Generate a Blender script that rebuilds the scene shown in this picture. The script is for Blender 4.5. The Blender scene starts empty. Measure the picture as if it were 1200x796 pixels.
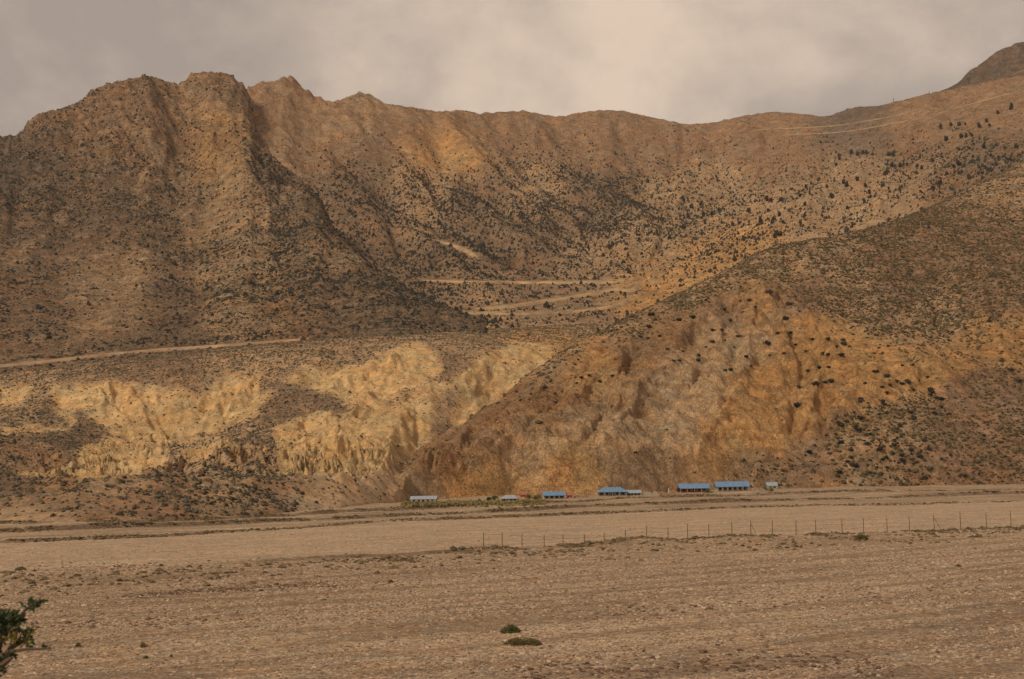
import bpy, math, random
import numpy as np
from mathutils import Matrix, Vector
R = math.radians
rng = np.random.default_rng(11)
random.seed(11)
scn = bpy.context.scene
COL = scn.collection

# ------------------------------------------------------------------ camera
FPX = 1667.0            # focal length in pixels of the 1200 px wide photograph
CAMH = 10.0             # the photographer stands on a bluff 10 m above the gravel
PITCH, ROLL = math.atan(161.0 / FPX), R(1.0)
cam = bpy.data.cameras.new('camera')
cam.sensor_width = 36.0
cam.lens = 36.0 * FPX / 1200.0
cam.clip_start, cam.clip_end = 0.2, 30000.0
cam.dof.use_dof = True
cam.dof.focus_distance = 600.0
cam.dof.aperture_fstop = 7.0
camo = bpy.data.objects.new('camera', cam)
COL.objects.link(camo)
ROT = Matrix.Rotation(math.pi / 2 + PITCH, 3, 'X') @ Matrix.Rotation(ROLL, 3, 'Z')
# Blender camera looks down -Z; a roll about its own Z axis lifts the horizon to the right
ROT = Matrix.Rotation(math.pi / 2 + PITCH, 3, 'X') @ Matrix.Rotation(-ROLL, 3, 'Z')
camo.matrix_world = Matrix.Translation((0, 0, CAMH)) @ ROT.to_4x4()
scn.camera = camo
RM = np.array(ROT)

def img2us(x, y):
    """pixel of the photograph -> (u, s): X = u*Y, Z = CAMH + s*Y"""
    v = np.stack([np.asarray(x, float) - 600.0, 398.0 - np.asarray(y, float), np.full(np.shape(x), -FPX)], -1)
    d = v @ RM.T
    return d[..., 0] / d[..., 1], d[..., 2] / d[..., 1]

def world2img(X, Y, Z):
    p = np.stack([X, Y, Z - CAMH], -1) @ RM
    w = np.maximum(-p[..., 2], 0.1)
    return 600.0 + FPX * p[..., 0] / w, 398.0 - FPX * p[..., 1] / w

# ------------------------------------------------------------------ sun, sky, exposure
SUN_EL, SUN_AZ = R(40), R(224)        # azimuth clockwise from +Y: behind the camera, to its left
sun = bpy.data.lights.new('sun', 'SUN')
sun.energy = 2.1
sun.angle = R(10)
sun.color = (1.0, 0.86, 0.66)
suno = bpy.data.objects.new('sun', sun)
COL.objects.link(suno)
sd = Vector((math.sin(SUN_AZ) * math.cos(SUN_EL), math.cos(SUN_AZ) * math.cos(SUN_EL), math.sin(SUN_EL)))
suno.rotation_euler = sd.to_track_quat('Z', 'Y').to_euler()
suno.location = (0, 0, 900)

world = bpy.data.worlds.new('World')
scn.world = world
world.use_nodes = True
wt = world.node_tree
wt.nodes.clear()
def N(t, typ, **kw):
    n = t.nodes.new(typ)
    for k, v in kw.items():
        if k in n.bl_rna.properties and k not in ('inputs',):
            setattr(n, k, v)
    return n
def L(t, a, b): t.links.new(a, b)
sky = N(wt, 'ShaderNodeTexSky', sky_type='NISHITA', sun_disc=False)
sky.sun_elevation, sky.sun_rotation = SUN_EL, SUN_AZ
tc = N(wt, 'ShaderNodeTexCoord')
mp = N(wt, 'ShaderNodeMapping')
mp.inputs['Scale'].default_value = (1.0, 1.0, 1.35)
L(wt, tc.outputs['Generated'], mp.inputs['Vector'])
n1 = N(wt, 'ShaderNodeTexNoise'); n1.inputs['Scale'].default_value = 5.2; n1.inputs['Detail'].default_value = 7; n1.inputs['Roughness'].default_value = .6; n1.inputs['Distortion'].default_value = .15
L(wt, mp.outputs['Vector'], n1.inputs['Vector'])
# broad bright bank of thinner cloud straight ahead, as in the photograph
gd = np.array(img2us(670.0, 45.0)); gv = Vector((gd[0], 1, gd[1])).normalized()
dp = N(wt, 'ShaderNodeVectorMath', operation='DOT_PRODUCT'); dp.inputs[1].default_value = gv
nv = N(wt, 'ShaderNodeVectorMath', operation='NORMALIZE'); L(wt, tc.outputs['Generated'], nv.inputs[0]); L(wt, nv.outputs[0], dp.inputs[0])
mr = N(wt, 'ShaderNodeMapRange', interpolation_type='SMOOTHERSTEP'); mr.inputs['From Min'].default_value = .974; mr.inputs['From Max'].default_value = 1.0
mr.inputs['To Min'].default_value = -.07; mr.inputs['To Max'].default_value = .14
L(wt, dp.outputs['Value'], mr.inputs['Value'])
ad = N(wt, 'ShaderNodeMath', operation='ADD'); L(wt, n1.outputs['Fac'], ad.inputs[0]); L(wt, mr.outputs[0], ad.inputs[1])
cr = N(wt, 'ShaderNodeValToRGB')
e = cr.color_ramp.elements
e[0].position = .36; e[0].color = (.345, .278, .230, 1)
e[1].position = .72; e[1].color = (.700, .545, .415, 1)
m_ = e.new(.49); m_.color = (.435, .350, .285, 1)
L(wt, ad.outputs[0], cr.inputs['Fac'])
sc_ = N(wt, 'ShaderNodeVectorMath', operation='SCALE'); sc_.inputs['Scale'].default_value = 10.0
L(wt, cr.outputs['Color'], sc_.inputs[0])
mx = N(wt, 'ShaderNodeMix', data_type='RGBA'); mx.inputs['Factor'].default_value = .94
L(wt, sky.outputs['Color'], mx.inputs[6]); L(wt, sc_.outputs[0], mx.inputs[7])
bg = N(wt, 'ShaderNodeBackground'); bg.inputs['Strength'].default_value = .1
L(wt, mx.outputs[2], bg.inputs['Color'])
wo = N(wt, 'ShaderNodeOutputWorld'); L(wt, bg.outputs[0], wo.inputs['Surface'])
scn.view_settings.view_transform = 'Standard'
scn.view_settings.look = 'None'
scn.view_settings.exposure = 0.19
scn.view_settings.gamma = 1.0

# ------------------------------------------------------------------ numpy noise
def _hash(ix, iy, seed):
    h = (ix.astype(np.int64) * 374761393 + iy.astype(np.int64) * 668265263 + seed * 1442695041) & 0xFFFFFFFF
    h = ((h ^ (h >> 13)) * 1274126177) & 0xFFFFFFFF
    h = ((h ^ (h >> 16)) * 2246822519) & 0xFFFFFFFF
    return (h ^ (h >> 15)) & 0xFFFFFF

def perlin(x, y, seed=0):
    ix, iy = np.floor(x), np.floor(y)
    fx, fy = x - ix, y - iy
    def g(dx, dy):
        a = _hash(ix + dx, iy + dy, seed) * (2 * math.pi / 0x1000000)
        return np.cos(a) * (fx - dx) + np.sin(a) * (fy - dy)
    sx = fx * fx * fx * (fx * (fx * 6 - 15) + 10)
    sy = fy * fy * fy * (fy * (fy * 6 - 15) + 10)
    a = g(0, 0) * (1 - sx) + g(1, 0) * sx
    b = g(0, 1) * (1 - sx) + g(1, 1) * sx
    return (a * (1 - sy) + b * sy) * 1.5

def fbm(x, y, octs=4, seed=0, rough=.5, ridged=False):
    s, a, t = 0, 1.0, 0
    for k in range(octs):
        n = perlin(x * 2 ** k + 17.3 * k, y * 2 ** k - 9.1 * k, seed + k)
        if ridged: n = 1 - 2 * np.abs(n)
        s = s + a * n; t += a; a *= rough
    return s / t

def smooth(a, b, x):
    t = np.clip((x - a) / (b - a), 0, 1)
    return t * t * (3 - 2 * t)

def gully(px, py, dx, dy, seed):
    """stripes running down the local slope; (dx,dy) is the across-slope direction"""
    ix, iy = np.floor(px), np.floor(py)
    fx, fy = px - ix, py - iy
    c = s = w_ = 0
    for i in (-1, 0, 1, 2):
        for j in (-1, 0, 1, 2):
            h1 = _hash(ix + i, iy + j, seed) / 0x1000000
            h2 = _hash(ix + i, iy + j, seed + 77) / 0x1000000
            vx, vy = fx - i + h1 * .7 - .35, fy - j + h2 * .7 - .35
            w = np.exp(-2.2 * (vx * vx + vy * vy))
            m = 2 * math.pi * (vx * dx + vy * dy)
            c = c + w * np.cos(m); s = s - w * np.sin(m); w_ = w_ + w
    return c / w_, s / w_

def grad(X, Y, Z):
    Xi, Xj = np.gradient(X); Yi, Yj = np.gradient(Y); Zi, Zj = np.gradient(Z)
    det = Xi * Yj - Xj * Yi
    det = np.where(np.abs(det) < 1e-9, 1e-9, det)
    return (Zi * Yj - Zj * Yi) / det, (Zj * Xi - Zi * Xj) / det

def seg_dist(px, py, poly):
    d = np.full(np.shape(px), 1e9)
    for (ax, ay), (bx, by) in zip(poly[:-1], poly[1:]):
        vx, vy = bx - ax, by - ay
        t = np.clip(((px - ax) * vx + (py - ay) * vy) / (vx * vx + vy * vy + 1e-9), 0, 1)
        d = np.minimum(d, np.hypot(px - ax - t * vx, py - ay - t * vy))
    return d

def poly_sdf(px, py, poly):
    d = seg_dist(px, py, poly + poly[:1])
    ins = np.zeros(np.shape(px), bool)
    for (ax, ay), (bx, by) in zip(poly, poly[1:] + poly[:1]):
        c = ((ay > py) != (by > py)) & (px < (bx - ax) * (py - ay) / (by - ay + 1e-12) + ax)
        ins ^= c
    return np.where(ins, -d, d)

# ------------------------------------------------------------------ ground colours of the place (real surface colours)
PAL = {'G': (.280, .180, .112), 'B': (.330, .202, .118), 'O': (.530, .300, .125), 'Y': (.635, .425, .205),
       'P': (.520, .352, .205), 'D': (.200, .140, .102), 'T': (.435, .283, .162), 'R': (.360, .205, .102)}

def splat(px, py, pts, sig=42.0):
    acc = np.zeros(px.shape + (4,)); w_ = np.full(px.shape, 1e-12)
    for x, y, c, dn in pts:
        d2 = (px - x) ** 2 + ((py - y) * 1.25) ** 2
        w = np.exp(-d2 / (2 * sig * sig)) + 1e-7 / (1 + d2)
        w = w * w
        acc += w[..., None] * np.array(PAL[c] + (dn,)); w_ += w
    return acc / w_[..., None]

# ------------------------------------------------------------------ a landform: control points read as (pixel x, pixel y, distance)
class Land:
    def __init__(s, name, ctrl, ulim, ylo, yhi, nu, ny, extra=(), tps=True, tpow=1.0):
        s.name = name
        P = np.array(ctrl, float)
        u, q = img2us(P[:, 0], P[:, 1])
        Y = P[:, 2]
        C = np.stack([u * Y, Y, CAMH + q * Y], 1)
        if len(extra):
            E = np.array(extra, float)
            ue, _ = img2us(E[:, 0], np.full(len(E), 400.0))
            C = np.vstack([C, np.stack([ue * E[:, 1], E[:, 1], E[:, 2]], 1)])
        s.C = C
        A = C[:, :2] / 1000.0
        n = len(A)
        r2 = ((A[:, None] - A[None]) ** 2).sum(-1)
        K = np.where(r2 > 0, .5 * r2 * np.log(r2 + 1e-12), 0) + np.eye(n) * 2e-4
        Pm = np.hstack([np.ones((n, 1)), A])
        M = np.block([[K, Pm], [Pm.T, np.zeros((3, 3))]])
        s.w = np.linalg.solve(M, np.concatenate([C[:, 2], np.zeros(3)]))
        s.A = A
        xs = np.linspace(ulim[0], ulim[1], nu)
        s.u = img2us(xs, np.full(nu, 400.0))[0]
        lo = np.interp(xs, *zip(*ylo)); hi = np.interp(xs, *zip(*yhi))
        t = np.linspace(0, 1, ny) ** tpow
        s.Y = lo[:, None] + (hi - lo)[:, None] * t[None]
        s.U = np.repeat(s.u[:, None], ny, 1)
        s.X = s.U * s.Y
        s.Z = s.base(s.X, s.Y)
        s.road = np.zeros(s.Z.shape)
    def base(s, X, Y):
        x, y = X.ravel() / 1000, Y.ravel() / 1000
        z = s.w[-3] + s.w[-2] * x + s.w[-1] * y
        for k in range(len(s.A)):
            r2 = (x - s.A[k, 0]) ** 2 + (y - s.A[k, 1]) ** 2 + 1e-12
            z = z + s.w[k] * .5 * r2 * np.log(r2)
        return z.reshape(X.shape)
    def erode(s, L0, amp, octs=4, seed=1, fall=.47, mask=1.0, sharp=.5, dens=1.15, slope0=.35):
        gx, gy = grad(s.X, s.Y, s.Z)
        tot = 0
        hx = hy = 0
        a, l = amp, L0
        wx = fbm(s.X / (L0 * 2.3), s.Y / (L0 * 2.3), 2, seed + 50) * L0 * .35
        wy = fbm(s.X / (L0 * 2.3) + 40, s.Y / (L0 * 2.3), 2, seed + 51) * L0 * .35
        for k in range(octs):
            ax, ay = gx + hx, gy + hy
            m = np.hypot(ax, ay) + 1e-6
            dx, dy = -ay / m * dens, ax / m * dens
            c, sn = gully((s.X + wx) / l, (s.Y + wy) / l, dx, dy, seed + 9 * k)
            st = np.clip(m / slope0, 0, 1.3)
            v = (1 - sharp) * c + sharp * (1 - 2 * np.sqrt(np.clip((1 - c) / 2, 0, 1)))
            tot = tot + a * v * st
            hx = hx + a / l * 2 * sn * dx * 1.6; hy = hy + a / l * 2 * sn * dy * 1.6
            a *= fall; l *= .5
        s.Z = s.Z + tot * mask
    def silhouette(s, line, xr=None, soft=14, pwr=1.6):
        """lift or lower the crest so that it runs where the photograph shows it"""
        P = np.array(line, float)
        lu, ls = img2us(P[:, 0], P[:, 1])
        tgt = np.interp(s.u, lu, ls)
        for it in range(3):
            S = (s.Z - CAMH) / s.Y
            k = S.argmax(1)
            smax = S.max(1)
            dlt = tgt - smax
            w = np.ones(2 * soft + 1)
            pad = np.pad(dlt, soft, mode='edge')
            dlt = np.convolve(pad, w / w.sum(), 'valid')
            if it == 0: dlt0 = dlt
            gate = smooth(lu[0] - .012, lu[0], s.u) * (1 - smooth(lu[-1], lu[-1] + .012, s.u))
            Yk = s.Y[np.arange(len(k)), k]
            Yk = np.convolve(np.pad(Yk, soft, mode='edge'), w / w.sum(), 'valid')
            lo = s.Y[:, 0]
            f = np.clip((s.Y - lo[:, None]) / (Yk - lo)[:, None], 0, 1) ** pwr
            s.Z = s.Z + dlt[:, None] * gate[:, None] * s.Y * f
    def proj(s):
        return world2img(s.X, s.Y, s.Z)
    def hit(s, x, y):
        u, q = img2us(float(x), float(y))
        if u < s.u[0] or u > s.u[-1]: return None
        f = np.interp(u, s.u, np.arange(len(s.u))); i = int(min(f, len(s.u) - 2)); f -= i
        Y = s.Y[i] * (1 - f) + s.Y[i + 1] * f
        Z = s.Z[i] * (1 - f) + s.Z[i + 1] * f
        S = (Z - CAMH) / Y
        k = np.argmax(S >= q)
        if S[k] < q or k == 0: return None
        t = (q - S[k - 1]) / (S[k] - S[k - 1] + 1e-12)
        yy = Y[k - 1] + t * (Y[k] - Y[k - 1])
        return Vector((u * yy, yy, CAMH + q * yy))
    def height(s, X, Y):
        u = X / Y
        f = np.interp(u, s.u, np.arange(len(s.u)))
        i = np.clip(f.astype(int), 0, len(s.u) - 2); f = f - i
        out = np.full(X.shape, -1e3)
        def col(ii):
            lo, hi = s.Y[ii, 0], s.Y[ii, -1]
            g = np.clip((Y - lo) / (hi - lo), 0, 1) * (s.Y.shape[1] - 1)
            j = np.clip(g.astype(int), 0, s.Y.shape[1] - 2); g = g - j
            return s.Z[ii, j] * (1 - g) + s.Z[ii, j + 1] * g
        z = col(i) * (1 - f) + col(i + 1) * f
        ok = (u > s.u[0]) & (u < s.u[-1]) & (Y > np.interp(u, s.u, s.Y[:, 0])) & (Y < np.interp(u, s.u, s.Y[:, -1]))
        out[ok] = z[ok]
        return out

def mesh_from(name, V, F, mat, parent=None, smooth_=True, link=True):
    me = bpy.data.meshes.new(name)
    V = np.asarray(V, np.float32); F = np.asarray(F, np.int32)
    me.vertices.add(len(V)); me.vertices.foreach_set('co', V.ravel())
    k = F.shape[1]
    me.loops.add(F.size); me.loops.foreach_set('vertex_index', F.ravel())
    me.polygons.add(len(F)); me.polygons.foreach_set('loop_start', np.arange(0, F.size, k, dtype=np.int32))
    me.polygons.foreach_set('use_smooth', np.full(len(F), smooth_))
    me.update(calc_edges=True)
    if mat: me.materials.append(mat)
    if not link: return me
    o = bpy.data.objects.new(name, me); COL.objects.link(o)
    if parent: o.parent = parent
    return o

def add_color(o, rgb, name='soil'):
    me = o.data
    c = np.ones((len(me.vertices), 4), np.float32); c[:, :3] = rgb
    at = me.attributes.new(name, 'FLOAT_COLOR', 'POINT')
    at.data.foreach_set('color', c.ravel())

def tag(o, label=None, cat=None, group=None, kind=None):
    if label: o['label'] = label
    if cat: o['category'] = cat
    if group: o['group'] = group
    if kind: o['kind'] = kind
    return o

# ------------------------------------------------------------------ materials
def soil_material(name, fine=.9, tuft=0.0, bump=1.0, strata=0.0, scale=1.0, rough=.95, tuftscale=.35, grain=0.0, crack=0.0):
    m = bpy.data.materials.new(name); m.use_nodes = True
    t = m.node_tree; b = t.nodes['Principled BSDF']
    b.inputs['Roughness'].default_value = rough
    b.inputs['Specular IOR Level'].default_value = .15
    at = N(t, 'ShaderNodeAttribute'); at.attribute_name = 'soil'
    ge = N(t, 'ShaderNodeNewGeometry')
    def noise(sc, det=6, ro=.6, vec=None):
        n = N(t, 'ShaderNodeTexNoise'); n.inputs['Scale'].default_value = sc; n.inputs['Detail'].default_value = det; n.inputs['Roughness'].default_value = ro
        L(t, vec or ge.outputs['Position'], n.inputs['Vector']); return n.outputs['Fac']
    def mapr(v, a, b_, c, d):
        r = N(t, 'ShaderNodeMapRange'); r.inputs[1].default_value = a; r.inputs[2].default_value = b_; r.inputs[3].default_value = c; r.inputs[4].default_value = d
        L(t, v, r.inputs[0]); return r.outputs[0]
    def mul(a, b_):
        n = N(t, 'ShaderNodeMath', operation='MULTIPLY'); L(t, a, n.inputs[0])
        if isinstance(b_, float): n.inputs[1].default_value = b_
        else: L(t, b_, n.inputs[1])
        return n.outputs[0]
    big = noise(.012 * scale); mid = noise(.09 * scale, 8, .68); sm = noise(.7 * scale, 5, .75)
    f = mul(mul(mapr(big, .3, .7, 1 - .16 * fine, 1 + .16 * fine), mapr(mid, .36, .64, 1 - .32 * fine, 1 + .32 * fine)), mapr(sm, .38, .62, 1 - .32 * fine, 1 + .32 * fine))
    hgt = sm
    if strata:
        mp_ = N(t, 'ShaderNodeMapping'); mp_.inputs['Rotation'].default_value = (R(-18), R(24), 0); mp_.inputs['Scale'].default_value = (.006, .006, .32)
        L(t, ge.outputs['Position'], mp_.inputs['Vector'])
        st = noise(1.0, 6, .62, mp_.outputs['Vector'])
        f = mul(f, mapr(st, .38, .62, 1 - .22 * strata, 1 + .18 * strata))
    if crack:
        nc = noise(.055 * scale, 7, .62)
        ab = N(t, 'ShaderNodeMath', operation='SUBTRACT'); L(t, nc, ab.inputs[0]); ab.inputs[1].default_value = .5
        ab2 = N(t, 'ShaderNodeMath', operation='ABSOLUTE'); L(t, ab.outputs[0], ab2.inputs[0])
        f = mul(f, mapr(ab2.outputs[0], 0, .05, 1 - .30 * crack, 1.04))
    vm = N(t, 'ShaderNodeVectorMath', operation='SCALE'); L(t, at.outputs['Color'], vm.inputs[0]); L(t, f, vm.inputs['Scale'])
    colr = vm.outputs[0]
    # slight swing of hue between redder and greyer soil
    hs = noise(.035 * scale, 5, .6, None)
    mh = N(t, 'ShaderNodeMix', data_type='RGBA', blend_type='MULTIPLY'); mh.inputs['Factor'].default_value = 1
    cr_ = N(t, 'ShaderNodeValToRGB'); cr_.color_ramp.elements[0].position = .35; cr_.color_ramp.elements[1].position = .65
    cr_.color_ramp.elements[0].color = (.92, 1.0, 1.08, 1); cr_.color_ramp.elements[1].color = (1.08, .98, .88, 1)
    L(t, hs, cr_.inputs[0]); L(t, colr, mh.inputs[6]); L(t, cr_.outputs[0], mh.inputs[7]); colr = mh.outputs[2]
    if tuft:
        vo = N(t, 'ShaderNodeTexVoronoi'); vo.inputs['Scale'].default_value = tuftscale; L(t, ge.outputs['Position'], vo.inputs['Vector'])
        td = N(t, 'ShaderNodeAttribute'); td.attribute_name = 'tuft'
        thr = mul(td.outputs['Fac'], tuft)
        sub = N(t, 'ShaderNodeMath', operation='SUBTRACT'); L(t, thr, sub.inputs[0]); L(t, vo.outputs['Distance'], sub.inputs[1])
        k = mapr(sub.outputs[0], 0, .12, 0, .75)
        mt = N(t, 'ShaderNodeMix', data_type='RGBA'); L(t, k, mt.inputs['Factor']); L(t, colr, mt.inputs[6]); mt.inputs[7].default_value = (.135, .105, .062, 1)
        colr = mt.outputs[2]
    if grain:
        vg = N(t, 'ShaderNodeTexVoronoi'); vg.inputs['Scale'].default_value = 5.5; L(t, ge.outputs['Position'], vg.inputs['Vector'])
        sp = N(t, 'ShaderNodeSeparateColor'); L(t, vg.outputs['Color'], sp.inputs[0])
        g1 = mapr(sp.outputs[0], 0, 1, 1 - .38 * grain, 1 + .42 * grain)
        vg2 = N(t, 'ShaderNodeTexVoronoi'); vg2.inputs['Scale'].default_value = 2.1; L(t, ge.outputs['Position'], vg2.inputs['Vector'])
        sp2 = N(t, 'ShaderNodeSeparateColor'); L(t, vg2.outputs['Color'], sp2.inputs[0])
        g2 = mapr(sp2.outputs[1], 0, 1, 1 - .22 * grain, 1 + .22 * grain)
        vm2 = N(t, 'ShaderNodeVectorMath', operation='SCALE'); L(t, colr, vm2.inputs[0]); L(t, mul(g1, g2), vm2.inputs['Scale']); colr = vm2.outputs[0]
    L(t, colr, b.inputs['Base Color'])
    bp = N(t, 'ShaderNodeBump'); bp.inputs['Distance'].default_value = 2.2 * bump / scale ** .5; bp.inputs['Strength'].default_value = 1.0
    nb = noise(.35 * scale, 9, .7)
    if crack:
        fine_r = mul(mapr(ab2.outputs[0], 0, .09, 0, 1), .30 * crack)
        nc2 = noise(.16 * scale, 6, .62)
        s2_ = N(t, 'ShaderNodeMath', operation='SUBTRACT'); L(t, nc2, s2_.inputs[0]); s2_.inputs[1].default_value = .5
        s3_ = N(t, 'ShaderNodeMath', operation='ABSOLUTE'); L(t, s2_.outputs[0], s3_.inputs[0])
        f2_ = mul(mapr(s3_.outputs[0], 0, .08, 0, 1), .12 * crack)
        a1_ = N(t, 'ShaderNodeMath', operation='ADD'); L(t, nb, a1_.inputs[0]); L(t, fine_r, a1_.inputs[1])
        a2_ = N(t, 'ShaderNodeMath', operation='ADD'); L(t, a1_.outputs[0], a2_.inputs[0]); L(t, f2_, a2_.inputs[1])
        nb = a2_.outputs[0]
    L(t, nb, bp.inputs['Height'])
    L(t, bp.outputs[0], b.inputs['Normal'])
    return m

def plain(name, rgb, var=.25, sc=3.0, rough=.85, bump=0, metal=0, rnd=0.0):
    m = bpy.data.materials.new(name); m.use_nodes = True
    t = m.node_tree; b = t.nodes['Principled BSDF']
    b.inputs['Roughness'].default_value = rough; b.inputs['Metallic'].default_value = metal
    b.inputs['Specular IOR Level'].default_value = .2
    ge = N(t, 'ShaderNodeNewGeometry'); n = N(t, 'ShaderNodeTexNoise'); n.inputs['Scale'].default_value = sc; n.inputs['Detail'].default_value = 5
    L(t, ge.outputs['Position'], n.inputs['Vector'])
    r = N(t, 'ShaderNodeMapRange'); r.inputs[1].default_value = .3; r.inputs[2].default_value = .7; r.inputs[3].default_value = 1 - var; r.inputs[4].default_value = 1 + var
    L(t, n.outputs['Fac'], r.inputs[0])
    sv = r.outputs[0]
    if rnd:
        oi = N(t, 'ShaderNodeObjectInfo')
        r2 = N(t, 'ShaderNodeMapRange'); r2.inputs[3].default_value = 1 - rnd; r2.inputs[4].default_value = 1 + rnd
        L(t, oi.outputs['Random'], r2.inputs[0])
        mm = N(t, 'ShaderNodeMath', operation='MULTIPLY'); L(t, sv, mm.inputs[0]); L(t, r2.outputs[0], mm.inputs[1]); sv = mm.outputs[0]
    v = N(t, 'ShaderNodeVectorMath', operation='SCALE'); v.inputs[0].default_value = rgb; L(t, sv, v.inputs['Scale'])
    L(t, v.outputs[0], b.inputs['Base Color'])
    if bump:
        bp = N(t, 'ShaderNodeBump'); bp.inputs['Distance'].default_value = bump; L(t, n.outputs['Fac'], bp.inputs['Height']); L(t, bp.outputs[0], b.inputs['Normal'])
    return m

M = {
 'rocky': soil_material('rocky_soil', fine=1.0, tuft=.42, bump=2.2, scale=.8, tuftscale=.30, strata=.15, crack=1.0),
 'slope': soil_material('scrubby_soil', fine=.8, tuft=.42, bump=1.6, scale=.8, tuftscale=.28, strata=.1, crack=.6),
 'clay': soil_material('badland_clay', fine=.7, tuft=.40, bump=1.0, scale=1.6, tuftscale=.55, strata=.12, crack=.7),
 'hill': soil_material('orange_hill_soil', fine=.95, tuft=.24, bump=1.5, scale=1.5, tuftscale=.5, strata=.35, crack=1.0),
 'gravel': soil_material('river_gravel', fine=.55, bump=.10, scale=9.0, grain=1.0),
 'juniper': plain('juniper_foliage', (.036, .033, .026), .35, 1.5, rnd=.5),
 'scrub': plain('scrub_foliage', (.140, .106, .064), .35, 1.5, rnd=.5),
 'thorn': plain('thorn_foliage', (.070, .057, .038), .35, 1.5, rnd=.5),
 'brush': plain('olive_brush', (.100, .073, .034), .3, 1.5, rnd=.5),
}

# ------------------------------------------------------------------ lines of the photograph used by the landforms
SKY_FAR = [(250,150),(275,112),(290,104),(300,99),(308,95),(322,96),(330,91),(338,88),(346,93),(355,103),(370,112),(385,119),(400,117),(412,111),(425,108),(437,112),(450,121),(490,127),(515,131),(540,129),(562,133),(590,131),(615,130),(640,135),(655,137),(680,132),(705,129),(730,130),(770,139),(805,146),(835,144),(870,136),(905,131),(935,133),(968,137),(985,131),(1000,126),(1030,124),(1060,117),(1090,109),(1110,106),(1150,97),(1200,88),(1320,60),(1500,40)]
SKY_LEFT = [(-300,235),(-100,175),(0,160),(22,158),(30,147),(36,139),(52,131),(70,128),(86,122),(98,116),(106,106),(130,97),(155,92),(172,88),(185,92),(200,97),(215,98),(221,87),(240,84),(268,86),(278,94),(290,104)]
EDGE_LEFT = SKY_LEFT + [(296,128),(303,160),(322,186),(350,208),(376,232),(388,262),(412,290),(440,315),(480,340),(520,358),(560,372)]
SKY_PEAK = [(960,175),(1040,150),(1085,112),(1110,105),(1130,90),(1150,73),(1175,57),(1200,48),(1240,34),(1300,26),(1400,40),(1500,60)]
EDGE_HILL = [(395,590),(430,575),(470,545),(500,518),(540,497),(580,466),(620,438),(660,411),(700,390),(730,374),(760,360),(800,342),(850,317),(900,290),(950,281),(1000,272),(1050,258),(1090,243),(1140,218),(1200,190),(1300,150),(1500,120)]

def ribs(ld, lines, k=1.0, wd=1.3):
    """spurs (+) and ravines (-) of the photograph: (metres, width in pixels, line)"""
    px, py = ld.proj()
    px = px + fbm(ld.X / 60, ld.Y / 60, 3, 151) * 12; py = py + fbm(ld.X / 60 + 5, ld.Y / 60, 3, 152) * 12
    add = np.zeros(ld.Z.shape)
    for h, w, ln in lines:
        d = seg_dist(px, py, ln) / (w * wd)
        add += k * h * np.maximum(0, 1 - d) ** 1.5 * (1 + .3 * np.clip(1 - d, 0, 1))
    for ax, n in ((0, 4), (1, 7)):
        pad = [(0, 0), (0, 0)]; pad[ax] = (n + 1, n)
        c = np.cumsum(np.pad(add, pad, mode='edge'), axis=ax)
        add = (np.take(c, range(2 * n + 1, c.shape[ax]), ax) - np.take(c, range(0, c.shape[ax] - 2 * n - 1), ax)) / (2 * n + 1)
    ld.Z = ld.Z + add
RIB_LEFT = [(16,20,[(228,92),(240,150),(228,230),(190,310)]),(20,20,[(262,92),(282,160),(302,230),(296,300),(255,370)]),(-20,15,[(246,120),(256,190),(238,250),(222,300)]),
 (-18,18,[(200,105),(196,165),(182,240),(150,300),(112,380)]),(16,20,[(165,95),(158,160),(135,230),(90,310)]),(-16,16,[(118,110),(112,170),(95,230),(50,300),(10,340)]),(14,16,[(85,125),(75,190),(40,260),(0,300)]),
 (-14,14,[(55,135),(48,190),(15,250)]),(-22,18,[(298,112),(308,170),(332,220),(345,270)]),(-12,14,[(270,280),(240,350),(200,395)]),(12,18,[(330,250),(345,310),(330,380)]),(-12,14,[(372,270),(395,330),(400,385)])]
RIB_FAR = [(-16,18,[(470,130),(492,200),(512,262),(545,300)]),(14,20,[(520,135),(545,200),(570,260)]),(-16,18,[(560,137),(582,200),(606,270),(620,315)]),(12,18,[(620,135),(630,200),(650,270)]),(-14,18,[(662,142),(668,200),(680,270),(700,318)]),
 (12,20,[(720,135),(728,200),(735,270)]),(-14,16,[(800,152),(788,215),(765,290),(752,330)]),(-12,18,[(430,125),(430,190),(450,260),(470,300)]),(14,14,[(340,92),(352,130),(385,185)]),(-12,12,[(318,100),(335,150),(360,195)]),(-10,14,[(372,118),(392,160),(415,200)]),
 (-12,16,[(900,150),(890,215),(850,290)]),(10,18,[(960,160),(950,220),(900,280)]),(-12,14,[(1080,150),(1060,210),(1010,262)])]
RIB_HILL = [(-7,13,[(872,335),(838,420),(770,500),(705,560)]),(-6,12,[(905,345),(934,420),(925,500),(882,560)]),(-6,12,[(712,395),(650,470),(596,540)]),(-6,12,[(772,372),(730,440),(690,520),(655,565)]),(-7,14,[(1000,300),(992,380),(1012,440),(960,500)]),
 (6,13,[(890,340),(885,420),(850,500),(800,560)]),(6,13,[(820,360),(790,430),(735,500),(680,560)]),(5,12,[(745,385),(690,455),(640,520),(610,565)]),(5,12,[(680,410),(620,475),(560,545)]),(-5,8,[(512,505),(504,540),(500,566)]),(-5,10,[(600,462),(560,510),(530,560)]),
 (-8,16,[(1100,280),(1090,350),(1110,420),(1160,480)]),(7,16,[(1050,290),(1045,370),(1075,440),(1030,520)]),(7,16,[(1160,260),(1150,340),(1180,430)]),(6,12,[(950,360),(975,430),(940,520)])]
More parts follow.
